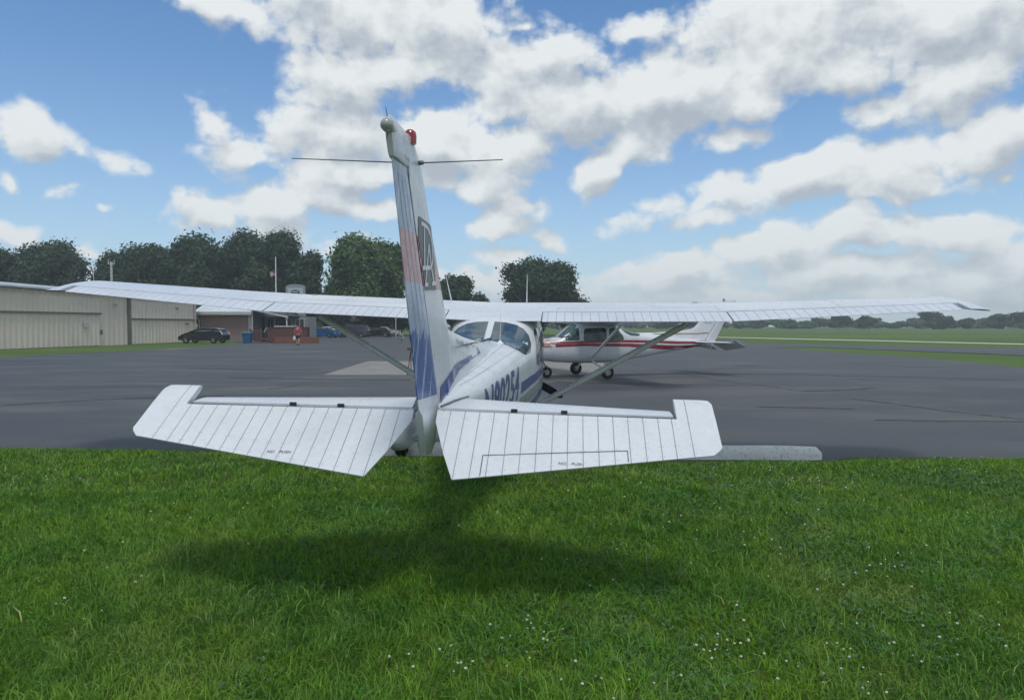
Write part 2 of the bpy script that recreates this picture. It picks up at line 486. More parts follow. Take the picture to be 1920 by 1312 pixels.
# ------------------------------------------------------------------ object helpers
def props(o, label=None, cat=None, group=None, kind=None):
    if label: o['label'] = label
    if cat: o['category'] = cat
    if group: o['group'] = group
    if kind: o['kind'] = kind
    return o
def empty(name, loc, rot=(0, 0, 0), **k):
    o = bpy.data.objects.new(name, None)
    o.empty_display_size = .3
    C.objects.link(o)
    o.location = loc; o.rotation_euler = rot
    return props(o, **k)
def obj(name, bm, mats, parent=None, smooth=None, **k):
    """one mesh object from a bmesh"""
    me = bpy.data.meshes.new(name)
    bmesh.ops.recalc_face_normals(bm, faces=bm.faces)
    if smooth is not None:
        for f in bm.faces: f.smooth = True
        for e in bm.edges:
            if len(e.link_faces) == 2 and e.calc_face_angle(0) > R(smooth): e.smooth = False
    bm.to_mesh(me); bm.free()
    for m_ in (mats if isinstance(mats, (list, tuple)) else [mats]): me.materials.append(m_)
    o = bpy.data.objects.new(name, me)
    C.objects.link(o)
    if parent is not None: o.parent = parent
    return props(o, **k)
def box(bm, x0, x1, y0, y1, z0, z1, mi=0, M=None):
    vs = [bm.verts.new(v) for v in ((x0, y0, z0), (x1, y0, z0), (x1, y1, z0), (x0, y1, z0), (x0, y0, z1), (x1, y0, z1), (x1, y1, z1), (x0, y1, z1))]
    if M is not None:
        for v in vs: v.co = M @ v.co
    for idx in ((0, 3, 2, 1), (4, 5, 6, 7), (0, 1, 5, 4), (1, 2, 6, 5), (2, 3, 7, 6), (3, 0, 4, 7)):
        f = bm.faces.new([vs[i] for i in idx]); f.material_index = mi
    return vs
def tube(bm, pts, rad, n=8, mi=0, cap=True, flat=1.0, up=Vector((0, 0, 1))):
    pts = [Vector(p) for p in pts]
    rads = rad if isinstance(rad, (list, tuple)) else [rad] * len(pts)
    rings = []
    for i, p in enumerate(pts):
        d = (pts[min(i + 1, len(pts) - 1)] - pts[max(i - 1, 0)]).normalized()
        a = d.cross(up)
        if a.length < 1e-4: a = d.cross(Vector((0, 1, 0)))
        a.normalize(); b = a.cross(d).normalized()
        rings.append([bm.verts.new(p + (a * math.cos(t) + b * math.sin(t) * flat) * rads[i]) for t in (2 * math.pi * j / n for j in range(n))])
    for i in range(len(rings) - 1):
        for j in range(n):
            f = bm.faces.new((rings[i][j], rings[i][(j + 1) % n], rings[i + 1][(j + 1) % n], rings[i + 1][j])); f.material_index = mi
    if cap:
        bm.faces.new(rings[0]).material_index = mi
        bm.faces.new(rings[-1][::-1]).material_index = mi
def lathe(bm, prof, M, n=24, mi=0):
    """prof: (radius, height along local Z); M places it"""
    rings = []
    for r_, h in prof:
        if r_ < 1e-5: rings.append([bm.verts.new(M @ Vector((0, 0, h)))])
        else: rings.append([bm.verts.new(M @ Vector((r_ * math.cos(t), r_ * math.sin(t), h))) for t in (2 * math.pi * j / n for j in range(n))])
    for a, b in zip(rings, rings[1:]):
        for j in range(n):
            q = [a[j % len(a)], a[(j + 1) % len(a)], b[(j + 1) % len(b)], b[j % len(b)]]
            u = []
            for v in q:
                if v not in u: u.append(v)
            if len(u) > 2: bm.faces.new(u).material_index = mi
    return rings
def loft(bm, rings, cap=True, mi=0, closed=True):
    rv = [[bm.verts.new(p) for p in r_] for r_ in rings]
    n = len(rv[0])
    for a, b in zip(rv, rv[1:]):
        for j in range(n if closed else n - 1):
            f = bm.faces.new((a[j], a[(j + 1) % n], b[(j + 1) % n], b[j])); f.material_index = mi
    if cap:
        for r_ in (rv[0], rv[-1][::-1]):
            try: bm.faces.new(r_).material_index = mi
            except ValueError: pass
    return rv
def prism(bm, poly, axis_fn, a, b, mi=0):
    """poly of 2-D points pushed from a to b; axis_fn(u, v, w) -> point"""
    r0 = [bm.verts.new(axis_fn(u, v, a)) for u, v in poly]
    r1 = [bm.verts.new(axis_fn(u, v, b)) for u, v in poly]
    n = len(poly)
    for j in range(n):
        bm.faces.new((r0[j], r0[(j + 1) % n], r1[(j + 1) % n], r1[j])).material_index = mi
    bm.faces.new(r0[::-1]).material_index = mi; bm.faces.new(r1).material_index = mi
def sheet(name, pts, z, m, **k):
    bm = bmesh.new()
    from mathutils.geometry import tessellate_polygon
    vs = [bm.verts.new((p[0], p[1], z)) for p in pts]
    for t in tessellate_polygon([[Vector((p[0], p[1], 0)) for p in pts]]):
        try: bm.faces.new([vs[i] for i in t])
        except ValueError: pass
    bmesh.ops.recalc_face_normals(bm, faces=bm.faces)
    if sum(f.normal.z for f in bm.faces) < 0: bmesh.ops.reverse_faces(bm, faces=bm.faces)
    me = bpy.data.meshes.new(name); bm.to_mesh(me); bm.free()
    me.materials.append(m)
    o = bpy.data.objects.new(name, me); C.objects.link(o)
    return props(o, **k)
def text2d(s, size=1.0, sx=1.0, bold=0.0, spacing=1.0):
    """filled text as a flat bmesh in x/y, lower left at the origin"""
    cu = bpy.data.curves.new('t', 'FONT')
    cu.body = s; cu.size = size; cu.offset = bold; cu.space_character = spacing; cu.resolution_u = 3
    o = bpy.data.objects.new('t', cu); C.objects.link(o)
    bpy.context.view_layer.update()
    me = bpy.data.meshes.new_from_object(o)
    bm = bmesh.new(); bm.from_mesh(me)
    bpy.data.objects.remove(o); bpy.data.curves.remove(cu); bpy.data.meshes.remove(me)
    if bm.verts:
        x0 = min(v.co.x for v in bm.verts); y0 = min(v.co.y for v in bm.verts)
        for v in bm.verts: v.co = Vector(((v.co.x - x0) * sx, v.co.y - y0, 0))
    return bm
def poly2d(pts):
    bm = bmesh.new()
    bm.faces.new([bm.verts.new((p[0], p[1], 0)) for p in pts])
    return bm
def project(bm, bvh, axis, off=.003, grid=.08, far=8.0):
    """lay a flat figure onto a surface. axis R/L: (u,v)=(y,z) seen from the right / left; B/F: (x,z); T: (x,y)"""
    bmesh.ops.triangulate(bm, faces=bm.faces)
    for k_ in (0, 1):
        lo = min(v.co[k_] for v in bm.verts); hi = max(v.co[k_] for v in bm.verts)
        t = math.ceil(lo / grid) * grid
        while t < hi:
            nrm = Vector((1, 0, 0)) if k_ == 0 else Vector((0, 1, 0))
            bmesh.ops.bisect_plane(bm, geom=bm.verts[:] + bm.edges[:] + bm.faces[:], plane_co=nrm * t, plane_no=nrm, dist=1e-5)
            t += grid
    mp = {'R': (lambda u, v: Vector((far, u, v)), Vector((-1, 0, 0))), 'L': (lambda u, v: Vector((-far, u, v)), Vector((1, 0, 0))),
          'B': (lambda u, v: Vector((u, -far, v)), Vector((0, 1, 0))), 'F': (lambda u, v: Vector((u, far + 4, v)), Vector((0, -1, 0))),
          'T': (lambda u, v: Vector((u, v, far)), Vector((0, 0, -1))), 'D': (lambda u, v: Vector((u, v, -far)), Vector((0, 0, 1)))}[axis]
    bad = []
    for v in bm.verts:
        o = mp[0](v.co.x, v.co.y)
        h, n, i, d = bvh.ray_cast(o, mp[1])
        if h is None:
            h2, n, i, d = bvh.find_nearest(o + mp[1] * far)
            bad.append(v); h = h2
        if n.dot(mp[1]) > 0: n = -n
        v.co = h + n * off
    if bad and len(bad) < len(bm.verts): bmesh.ops.delete(bm, geom=bad, context='VERTS')
    return bm
def bvh_of(*obs):
    vs, fs = [], []
    for o in obs:
        b = len(vs)
        vs += [v.co.copy() for v in o.data.vertices]
        fs += [[b + i for i in p.vertices] for p in o.data.polygons]
    return BVHTree.FromPolygons(vs, fs)
def copy_tree(o, parent=None):
    c = o.copy(); C.objects.link(c)
    if parent is not None: c.parent = parent
    for ch in list(o.children): copy_tree(ch, c)
    return c

# ------------------------------------------------------------------ setting
sheet('ground', [(-720, -40), (720, -40), (720, 720), (-720, 720)], -.03, m_ground, kind='structure')

gl = G(-700, 838); gr = G(2700, 866)
EDGE = [(G(a_, b_).x, G(a_, b_).y) for a_, b_ in ((-700, 838), (0, 842), (560, 848), (640, 858), (900, 860), (1000, 856), (1150, 860), (1200, 866), (1540, 868), (1600, 860), (1920, 861), (2700, 866))]
ap = list(EDGE)
for p_ in ((2600, 735), (1920, 689), (1780, 675), (1680, 667), (1570, 660), (1500, 655), (1450, 651), (1520, 651), (1690, 656.5), (1920, 666), (2600, 705), (2600, 672), (1920, 652), (1690, 648.5), (1400, 643)):
    v = G(*p_); ap.append((v.x, v.y))
ap += [(26, 84), (14, 100), (0, 118), (-45, 118), (-47, 92), (-34, 80), (G(465, 643).x, G(465, 643).y), (G(400, 648).x, G(400, 648).y), (G(270, 656).x, G(270, 656).y), (G(100, 664).x, G(100, 664).y), (G(0, 670).x, G(0, 670).y), (G(-300, 690).x, G(-300, 690).y), (-80, 20), (-60, 12)]
apron = sheet('asphalt_apron', ap, -.004, m_asphalt, kind='structure')
cp = [G(605, 703), G(690, 677), G(1128, 677), G(1150, 703)]
sheet('concrete_pad', [(v.x, v.y) for v in cp], .003, m_pad, kind='structure')
v1, v2 = G(640, 634.5), G(800, 634.2)
rl = [G(1330, 631.0), G(1400, 632.3), G(1650, 637.6), G(1920, 643.8), G(2500, 658), G(2500, 660.6), G(1920, 645.6), G(1650, 639.2), G(1400, 633.6), G(1330, 632)]
sheet('runway_strip', [(v.x, v.y) for v in rl], -.022, plain('pale_runway_concrete', (.50, .48, .38), .8), kind='structure')
wl = [G(285, 657), G(335, 654.2), G(338, 655), G(287, 658)]

# crack lines sealed or open in the asphalt
def cracks():
    random.seed(5)
    bm = bmesh.new()
    lines = [([(1590, 746), (1680, 757), (1780, 771), (1860, 779), (1930, 788)], 2.0), ([(1412, 720), (1500, 733), (1590, 731), (1640, 727)], 1.4),
             ([(1640, 787), (1760, 789), (1930, 790)], 1.2), ([(1560, 704), (1640, 713)], 1.3), ([(1420, 762), (1600, 766)], 1.2),
             ([(1180, 680), (1260, 697), (1340, 712), (1400, 720)], 1.5), ([(430, 708), (620, 711), (770, 712)], 1.3), ([(1380, 686), (1422, 685)], 1.2),
             ([(1590, 680), (1680, 686), (1760, 689)], 1.2), ([(620, 703), (560, 722), (500, 730)], 1.3), ([(0, 760), (200, 748), (420, 742)], 1.2),
             ([(350, 690), (520, 694), (600, 692)], 1.0), ([(1250, 700), (1500, 702), (1900, 712)], 1.0), ([(1040, 716), (1300, 722)], 1.0)]
    for pts, w in lines:
        P = []
        for (a, b) in zip(pts, pts[1:]):
            k = max(2, int(abs(b[0] - a[0]) / 12))
            for i in range(k): P.append((a[0] + (b[0] - a[0]) * i / k, a[1] + (b[1] - a[1]) * i / k + random.uniform(-.5, .5)))
        P.append(pts[-1])
        prev = None
        for i, (x, y) in enumerate(P):
            c = G(x, y)
            d = min(.10, c.y ** 2 / (FPX * EYE) * w * .42 * random.uniform(.5, 1.3))
            a = bm.verts.new((c.x, c.y - d, 0)); b = bm.verts.new((c.x, c.y + d, 0))
            if prev: bm.faces.new((prev[0], a, b, prev[1]))
            prev = (a, b)
    o = obj('asphalt_cracks', bm, plain('crack_filler', (.018, .019, .021), .7), kind='stuff')
    o.location.z = .0005
cracks()

# ------------------------------------------------------------------ aircraft
OFFY, OFFZ = -4.8, 1.16      # hinge-line frame -> frame on the ground under the main wheels
def shift(bm):
    for v in bm.verts: v.co += Vector((0, OFFY, OFFZ))
    return bm

def sec_ring(Y, zb, zt, hw, zm, nt_, nb, n=44):
    r_ = []
    for j in range(n):
        t = 2 * math.pi * j / n
        c, s = math.cos(t), math.sin(t)
        e = nt_ if s >= 0 else nb
        x = hw * math.copysign(abs(c) ** (2 / e), c)
        z = zm + ((zt - zm) if s >= 0 else (zm - zb)) * math.copysign(abs(s) ** (2 / e), s)
        r_.append(Vector((x, Y, z)))
    return r_
SECS = [(.20, -.12, .03, .055, -.04, 2, 2), (.45, -.16, .075, .11, -.03, 2.2, 2), (.75, -.20, .10, .165, -.03, 2.3, 2.2), (1.3, -.28, .15, .235, -.03, 2.4, 2.4),
        (2.0, -.38, .22, .32, .02, 2.7, 2.8), (2.7, -.49, .30, .405, .05, 2.9, 3.2), (3.2, -.56, .35, .465, .09, 3.0, 3.4), (3.42, -.59, .375, .49, .11, 3.0, 3.5),
        (3.7, -.62, .49, .525, .05, 2.9, 3.4), (3.98, -.65, .605, .55, .05, 3.1, 3.5), (4.15, -.66, .66, .56, .05, 3.6, 3.5), (4.6, -.68, .72, .57, .05, 4.0, 3.6),
        (5.2, -.68, .76, .57, .05, 4.0, 3.6), (5.5, -.67, .70, .56, .04, 3.6, 3.6), (5.75, -.66, .50, .55, .02, 3.2, 3.4), (6.1, -.64, .22, .53, -.02, 2.8, 3.2),
        (6.3, -.62, .17, .51, -.06, 2.8, 3), (6.8, -.56, .12, .45, -.1, 2.8, 2.8), (7.2, -.50, .06, .38, -.14, 2.6, 2.6), (7.36, -.44, 0, .30, -.16, 2.4, 2.4), (7.42, -.36, -.06, .2, -.18, 2, 2)]

UP = [(0, 0), (.0125, .0215), (.025, .0299), (.05, .0413), (.1, .0563), (.15, .0661), (.2, .0726), (.3, .0788), (.4, .078), (.5, .0724), (.6, .0636), (.7, .0518), (.8, .0375), (.9, .0208), (1, .0015)]
LO = [(0, 0), (.0125, -.0165), (.025, -.0227), (.05, -.0301), (.1, -.0375), (.15, -.041), (.2, -.0423), (.3, -.0412), (.4, -.038), (.5, -.0334), (.6, -.0276), (.7, -.0214), (.8, -.015), (.9, -.0082), (1, -.0015)]
def interp(tab, x):
    for (a, b), (c, d) in zip(tab, tab[1:]):
        if x <= c: return b + (d - b) * (x - a) / (c - a)
    return tab[-1][1]
def wing_at(ax):
    """|x| -> TE y, TE z, chord, angle"""
    tz = interp([(0, .585), (2.7, .650), (5.30, .845)], ax)
    ch = interp([(0, 1.63), (2.6, 1.63), (5.30, 1.14)], ax)
    ty = interp([(0, 4.0), (2.6, 4.0), (5.30, 4.18)], ax)
    return ty, tz, ch, R(interp([(0, 6.0), (5.3, 5.6)], ax))
def wing_pt(ax, xc, h, s):
    ty, tz, ch, a = wing_at(ax)
    d = (1 - xc) * ch
    return Vector((ax * s * 1.026, ty + d * math.cos(a) - h * ch * math.sin(a), tz + d * math.sin(a) + h * ch * math.cos(a)))

def ribbed(bm, sts, fn, ribw=.005, seam=1, depth=.003):
    """loft through stations with narrow grooves at the rib stations: sts = list of (x, is_rib)"""
    xs = []
    for x, rib in sts:
        if rib: xs += [(x - ribw, 0), (x, 1), (x + ribw, 0)]
        else: xs.append((x, 0))
    rings, mids = [], []
    for x, g_ in xs:
        rings.append(fn(x, g_ * depth)); mids.append(g_)
    rv = [[bm.verts.new(p) for p in r_] for r_ in rings]
    n = len(rv[0])
    for i in range(len(rv) - 1):
        for j in range(n):
            f = bm.faces.new((rv[i][j], rv[i][(j + 1) % n], rv[i + 1][(j + 1) % n], rv[i + 1][j]))
            if mids[i] or mids[i + 1]: f.material_index = seam
    bm.faces.new(rv[0]); bm.faces.new(rv[-1][::-1])

def make_plane(P):
    """P: dict of paint and glass choices; returns the root empty (origin on the ground under the main wheels)"""
    W, WD = P['white'], P['white']
    root = empty('parked_airplane', (0, 0, 0))
    # --- fuselage
    bm = bmesh.new()
    loft(bm, [sec_ring(*s) for s in SECS])
    bmesh.ops.recalc_face_normals(bm, faces=bm.faces)
    fus = obj('fuselage', bm, W, root, smooth=40)
    # smoother: subdivide along
    # dorsal fillet
    bm = bmesh.new()
    dl = P.get('dorsal', [(.45, .66), (.62, .535), (.9, .495), (1.5, .445), (2.1, .405), (2.8, .375), (3.3, .36)])
    rings = []
    for (y, zt) in dl:
        fz = interp([(s[0], s[2]) for s in SECS], y)
        zb = fz - .06
        w0 = interp([(.45, .045), (1.2, .05), (2.1, .09), (3.3, .16)], y)
        zc = lambda f: zb + (zt - zb) * f
        rings.append([Vector((-w0 * 1.5, y, zb)), Vector((-w0, y, zc(.35))), Vector((-w0 * .55, y, zc(.8))), Vector((-w0 * .25, y, zc(.96))), Vector((0, y, zt)),
                      Vector((w0 * .25, y, zc(.96))), Vector((w0 * .55, y, zc(.8))), Vector((w0, y, zc(.35))), Vector((w0 * 1.5, y, zb))])
    loft(bm, rings)
    dor = obj('dorsal_fillet', bm, W, fus, smooth=50)
    # --- fin
    def hinge(z): return .22 - .715 * z
    def te(z): return -.24 - .585 * z if z > .04 else -.263 + (.04 - z) * .62
    def le(z): return interp([(-.1, 1.30), (.142, 1.06), (.716, .45), (1.16, -.05), (1.5, -.40), (1.6, -.52)], z)
    bm = bmesh.new(); rings = []
    for z in (.0, .142, .3, .45, .6, .716, .85, 1.0, 1.16, 1.3, 1.42, 1.50, 1.54):
        h_, l_ = hinge(z) + .020, le(z)
        if z > 1.36: h_ = -.72
        if z > 1.45: l_ -= (z - 1.45) * 1.2
        t = (.062 - .026 * z) * (1 if z < 1.5 else .55)
        c_ = l_ - h_
        prof = [(0, .0), (.06, .45), (.2, .85), (.4, 1.0), (.7, .85), (.9, .70), (1, .62)]
        rings.append([Vector((t * w, l_ - f * c_, z)) for f, w in prof] + [Vector((-t * w, l_ - f * c_, z)) for f, w in prof[::-1][:-1]])
    loft(bm, rings)
    fin = obj('vertical_fin', bm, P['fin'], root, smooth=35)
    bm = bmesh.new()
    M = Matrix.Translation((0, -.62, 1.53))
    lathe(bm, [(0, -.02), (.034, -.02), (.035, .022), (.030, .042), (.016, .054), (0, .056)], M, 18)
    obj('beacon', bm, m_redlens, fin, smooth=40)
    for s in (-1, 1):
        bm = bmesh.new()
        c42, s42 = math.cos(R(41)), math.sin(R(41))
        a = Vector((s * .03, -.50, 1.435))
        b = a + Vector((s * c42 * .66, -s42 * .66, -.075))
        lathe(bm, [(0, -.012), (.014, -.01), (.012, .02), (.005, .03), (0, .031)], Matrix.Translation(a) @ Vector((s, -.5, 0)).to_track_quat('Z', 'Y').to_matrix().to_4x4(), 8)
        tube(bm, [a, b], [.0040, .0024], 6)
        obj('whisker_antenna', bm, m_darkcap, fin)
    # --- rudder
    bm = bmesh.new(); rings = []
    for z in (-.262, -.25, -.2, -.1, 0, .04, .12, .3, .5, .7, .9, 1.1, 1.25, 1.35):
        h_, t_ = hinge(z) - .010, te(z)
        if z < 0: h_ = .22 - .2 * (-z) / .26
        t = (.050 - .024 * max(z, 0)) * (1 if z > -.22 else .7)
        c_ = h_ - t_
        prof = [(0, .5), (.03, .9), (.12, 1.0), (.5, .62), (.9, .20), (1, .07)]
        if z < .04: prof = [(0, .5), (.05, .9), (.2, 1.05), (.5, .95), (.85, .7), (1, .4)]
        rings.append([Vector((t * w, h_ - f * c_, z)) for f, w in prof] + [Vector((-t * w, h_ - f * c_, z)) for f, w in prof[::-1]])
    loft(bm, rings)
    rud = obj('rudder', bm, P['rudder'], root, smooth=35)
    bm = bmesh.new()
    loft(bm, [[Vector((sx * .012, hinge(z) + dy, z)) for sx, dy in ((-1, -.02), (1, -.02), (1, .03), (-1, .03))] for z in (.02, 1.34)])
    obj('hinge_gap_shade', bm, m_black, fin)  # black filler inside the rudder gap, standing in for its shade
    # rib creases of the rudder
    bm = bmesh.new()
    bv = bvh_of(rud)
    for k_ in range(3):
        f = (.30, .52, .74)[k_]
        pts = [(hinge(z) + (te(z) - hinge(z)) * f, z) for z in (.10, 1.30)]
        for ax_ in 'RL':
            q = poly2d([(pts[0][0] - .0025, pts[0][1]), (pts[0][0] + .0025, pts[0][1]), (pts[1][0] + .0025, pts[1][1]), (pts[1][0] - .0025, pts[1][1])])
            project(q, bv, ax_, .0015, .2)
            me = bpy.data.meshes.new('x'); q.to_mesh(me); bm.from_mesh(me); q.free(); bpy.data.meshes.remove(me)
    obj('crease_line', bm, m_grey_metal, rud)
    # rudder horn balance and tail light
    bm = bmesh.new(); rings = []
    for z, yf, yb, t in ((1.355, -.735, -1.035, .020), (1.37, -.70, -1.045, .024), (1.43, -.68, -1.085, .026), (1.50, -.70, -1.115, .024), (1.53, -.76, -1.105, .014)):
        rings.append([Vector((0, yf, z)), Vector((t, yf - .05, z)), Vector((t, yb + .05, z)), Vector((t * .6, yb, z)), Vector((-t * .6, yb, z)), Vector((-t, yb + .05, z)), Vector((-t, yf - .05, z))])
    loft(bm, rings)
    obj('horn_balance', bm, W, rud, smooth=50)
    bm = bmesh.new()
    M = Matrix.Translation((0, -1.10, 1.475)) @ Matrix.Rotation(R(90), 4, 'X')
    lathe(bm, [(0, -.10), (.024, -.09), (.031, 0), (.031, .035), (.025, .052), (.012, .062), (0, .064)], M, 16)
    obj('tail_light', bm, m_greylens, rud, smooth=40)
    for wk in ([(0, -1.10, 1.50), (-.01, -1.12, 1.56)], [(0, -1.10, 1.45), (.0, -1.13, 1.40)]):
        bm = bmesh.new(); tube(bm, wk, [.003, .0015], 5)
        obj('static_wick', bm, m_darkcap, rud)
    # --- horizontal tail
    HS = 1.76
    for s in (1, -1):
        bm = bmesh.new(); rings = []
        for ax in (.10, .165, .5, .9, 1.3, 1.53):
            L_ = interp([(.10, .73), (.165, .70), (1.53, .28)], ax)
            T_ = interp([(.1, .034), (1.53, .024)], ax)
            y0 = .024
            prof = [(0, .0), (.03, .35), (.12, .72), (.3, 1), (.6, .95), (1, .62)]
            rings.append([Vector((s * ax, L_ - f * (L_ - y0), T_ * w)) for f, w in prof] + [Vector((s * ax, L_ - f * (L_ - y0), -T_ * w)) for f, w in prof[::-1][:-1]])
        loft(bm, rings)
        st = obj('horizontal_stabilizer', bm, W, root, smooth=40)
        bm = bmesh.new()
        tube(bm, [(s * .085, .03, .030), (s * .135, .35, .040), (s * .174, .67, .034)], .007, 6)
        obj('seal_strip', bm, m_darkcap, st)
        bm = bmesh.new()
        box(bm, min(s * .10, s * 1.53), max(s * .10, s * 1.53), -.004, .026, -.012, .004)
        obj('hinge_gap_shade', bm, m_black, st)  # black box along the elevator hinge, shade of the gap as colour
        # elevator, drooped
        droop = R(30)
        yh = [-.006]
        def chord(ax): return interp([(.075, .10), (.235, .615), (1.63, .345), (1.74, .325), (1.78, .25)], ax)
        def fwd(ax): return 0 if ax < 1.545 else interp([(1.545, .215), (1.76, .215), (1.78, .18)], ax)
        def ring(ax, g_):
            c_, f_ = chord(ax), fwd(ax)
            th = interp([(.1, .030), (1.76, .017)], ax)
            if ax > 1.745: th *= .6
            nose = .02 if f_ < .01 else .05
            P_ = [(f_, 0), (f_ - nose * .3, .6 * th), (f_ - nose, th), (-.10 * c_ if f_ < .01 else .0, th * .98), (-.5 * c_, th * .56), (-.92 * c_, th * .18), (-c_, .0035)]
            up_ = [Vector((s * ax, y, z - g_)) for y, z in P_]
            dn_ = [Vector((s * ax, y, -z + g_)) for y, z in P_[::-1][:-1]]
            return up_ + dn_
        sts = [(.075, False), (.12, False)] + [(.16 + .0905 * k, True) for k in range(15)] + [(1.51, True), (1.5449, False), (1.5452, False), (1.61, True), (1.72, False), (1.762, False), (1.78, False)]
        bm = bmesh.new()
        ribbed(bm, sts, ring, .0028)
        Mx = Matrix.Translation((0, -.006, -.004)) @ Matrix.Rotation(droop, 4, 'X')
        for v in bm.verts: v.co = Mx @ v.co
        el = obj('elevator', bm, [W, m_seam], root, smooth=16)
        # lettering and fixtures on the elevator
        bv = BVHTree.FromObject(el, bpy.context.evaluated_depsgraph_get()) if False else bvh_of(el)
        ux = {1: .835, -1: -.865}[s]
        for wd, du in (('NO', 0), ('PUSH', .075)):
          b2 = text2d(wd, .029, 1.0, .0003)
          for v in b2.verts: v.co.x += du
          for v in b2.verts: v.co = Vector((ux + v.co.x, -.405 + v.co.y * .9 if s > 0 else -.395 + v.co.y * .9, 0))
          obj('lettering', project(b2, bv, 'T', .002, .05), m_darkcap, el)
        b8 = bmesh.new()
        for k_ in range(17):
            for f_ in (.18, .74, .95):
                for dx_ in (-.012, .012):
                    xx = .16 + .0905 * k_ + dx_
                    if xx > 1.70: continue
                    yy = -chord(xx) * f_ * math.cos(droop)
                    q = project(poly2d([(s * xx - .0022, yy - .0022), (s * xx + .0022, yy - .0022), (s * xx + .0022, yy + .0022), (s * xx - .0022, yy + .0022)]), bv, 'T', .0012, 1)
                    me = bpy.data.meshes.new('x'); q.to_mesh(me); b8.from_mesh(me); q.free(); bpy.data.meshes.remove(me)
        for f in b8.faces: f.material_index = 2
        me = bpy.data.meshes.new('x'); b8.to_mesh(me); b8.free()
        be = bmesh.new(); be.from_mesh(el.data); be.from_mesh(me); be.to_mesh(el.data); be.free(); bpy.data.meshes.remove(me)
        el.data.materials.append(m_grey_metal)
        for hx in (.55, .86):
            b3 = bmesh.new(); box(b3, s * hx - .02, s * hx + .02, -.008, .012, .010, .031)
            obj('hinge_bracket', b3, m_black, el)
        if s == 1:
            x0, x1, yt = .40, 1.23, -.475
            segs = [((x0, yt), (x1, -.39 + .0)), ((x0, yt), (x0, -.60)), ((x1, -.39), (x1, -.50))]
            b4 = bmesh.new()
            # fractions of the chord, so that the tab follows the tapering trailing edge
            def ty_(ax, f): return -chord(ax) * f * math.cos(droop)
            for (a_, b_) in (((x0, .72), (x1, .78)), ((x0, .72), (x0, 1.0)), ((x1, .78), (x1, 1.0))):
                pa = Vector((a_[0], ty_(a_[0], a_[1]))); pb = Vector((b_[0], ty_(b_[0], b_[1])))
                d = (pb - pa).normalized() * .003; nn = Vector((-d.y, d.x))
                q = poly2d([pa + nn, pb + nn, pb - nn, pa - nn])
                project(q, bv, 'T', .0016, .0473)
                me = bpy.data.meshes.new('x'); q.to_mesh(me); b4.from_mesh(me); q.free(); bpy.data.meshes.remove(me)
            obj('trim_tab_gap', b4, m_darkcap, el)
    # --- wings
    for s in (1, -1):
        bm = bmesh.new(); rings = []
        sts = [0.0, .3, .55, .9, 1.5, 2.1, 2.6, 3.3, 4.0, 4.7, 5.1, 5.30]
        ucut = .745
        for ax in sts:
            c_ = 1.0 if ax < .54 else ucut
            if ax == .55: c_ = ucut
            up_ = [(x, interp(UP, x)) for x in [k for k, _ in UP if k < ucut - .01] + [ucut if c_ == ucut else 1.0]]
            if c_ == 1.0: up_ = [(x * (1 if x < .7 else 1), h) for x, h in up_]
            lo_ = [(x, interp(LO, x)) for x in ([k for k, _ in LO if 0 < k < ucut - .01] + [ucut if c_ == ucut else 1.0])[::-1]]
            rings.append([wing_pt(ax, x, h, s) for x, h in up_ + lo_])
            if ax == .3:
                rings.append([wing_pt(.5498, x, h, s) for x, h in up_ + lo_])
        loft(bm, rings)
        wing = obj('wing', bm, W, root, smooth=35)
        # tip fairing
        bm = bmesh.new(); rings = []
        for ax, k, dz in ((5.30, 1, 0), (5.38, .97, 0), (5.46, .88, -.004), (5.53, .68, -.015), (5.575, .42, -.03)):
            ty, tz, ch, a = wing_at(5.30)
            xs_u = [(x, h) for x, h in UP]; xs_l = [(x, h) for x, h in LO[1:-1][::-1]]
            ring_ = []
            for x, h in xs_u + xs_l:
                xx = .56 + (x - .56) * (1 - (1 - k) * .55) + (.06 * (1 - k))
                hh = .012 + (h - .012) * k + dz
                p_ = wing_pt(5.30, xx, hh, s); p_.x = s * ax * 1.026
                ring_.append(p_)
            rings.append(ring_)
        loft(bm, rings)
        bmesh.ops.recalc_face_normals(bm, faces=bm.faces)
        for f in bm.faces:
            if f.normal.z < -.15: f.material_index = 1
        obj('wing_tip', bm, [P.get('tip', W), m_darkcap], wing, smooth=50)
        bv = bvh_of(wing)
        # panel lines and fixtures on the wing's upper skin
        b4 = bmesh.new()
        for a_, b_ in (((.75, .60), (2.62, .60)), ((.75, .60), (.72, .70)), ((2.62, .30), (2.62, .72)), ((.6, .30), (5.25, .30)), ((.60, .48), (1.9, .48)), ((1.9, .3), (1.9, .6)), ((4.0, .30), (4.0, .72))):
            pa = wing_pt(a_[0], a_[1], 0, s).xy; pb = wing_pt(b_[0], b_[1], 0, s).xy
            pa, pb = Vector(pa), Vector(pb)
            d = (pb - pa).normalized() * .0035; nn = Vector((-d.y, d.x))
            q = poly2d([pa + nn, pb + nn, pb - nn, pa - nn])
            project(q, bv, 'T', .0016, .25)
            me = bpy.data.meshes.new('x'); q.to_mesh(me); b4.from_mesh(me); q.free(); bpy.data.meshes.remove(me)
        obj('panel_line', b4, m_grey_metal, wing)
        b5 = bmesh.new()
        pf = wing_pt(2.45, .30, interp(UP, .3), s)
        lathe(b5, [(0, .008), (.035, .007), (.04, .0)], Matrix.Translation(pf), 14)
        obj('fuel_cap', b5, m_grey_metal, wing, smooth=40)
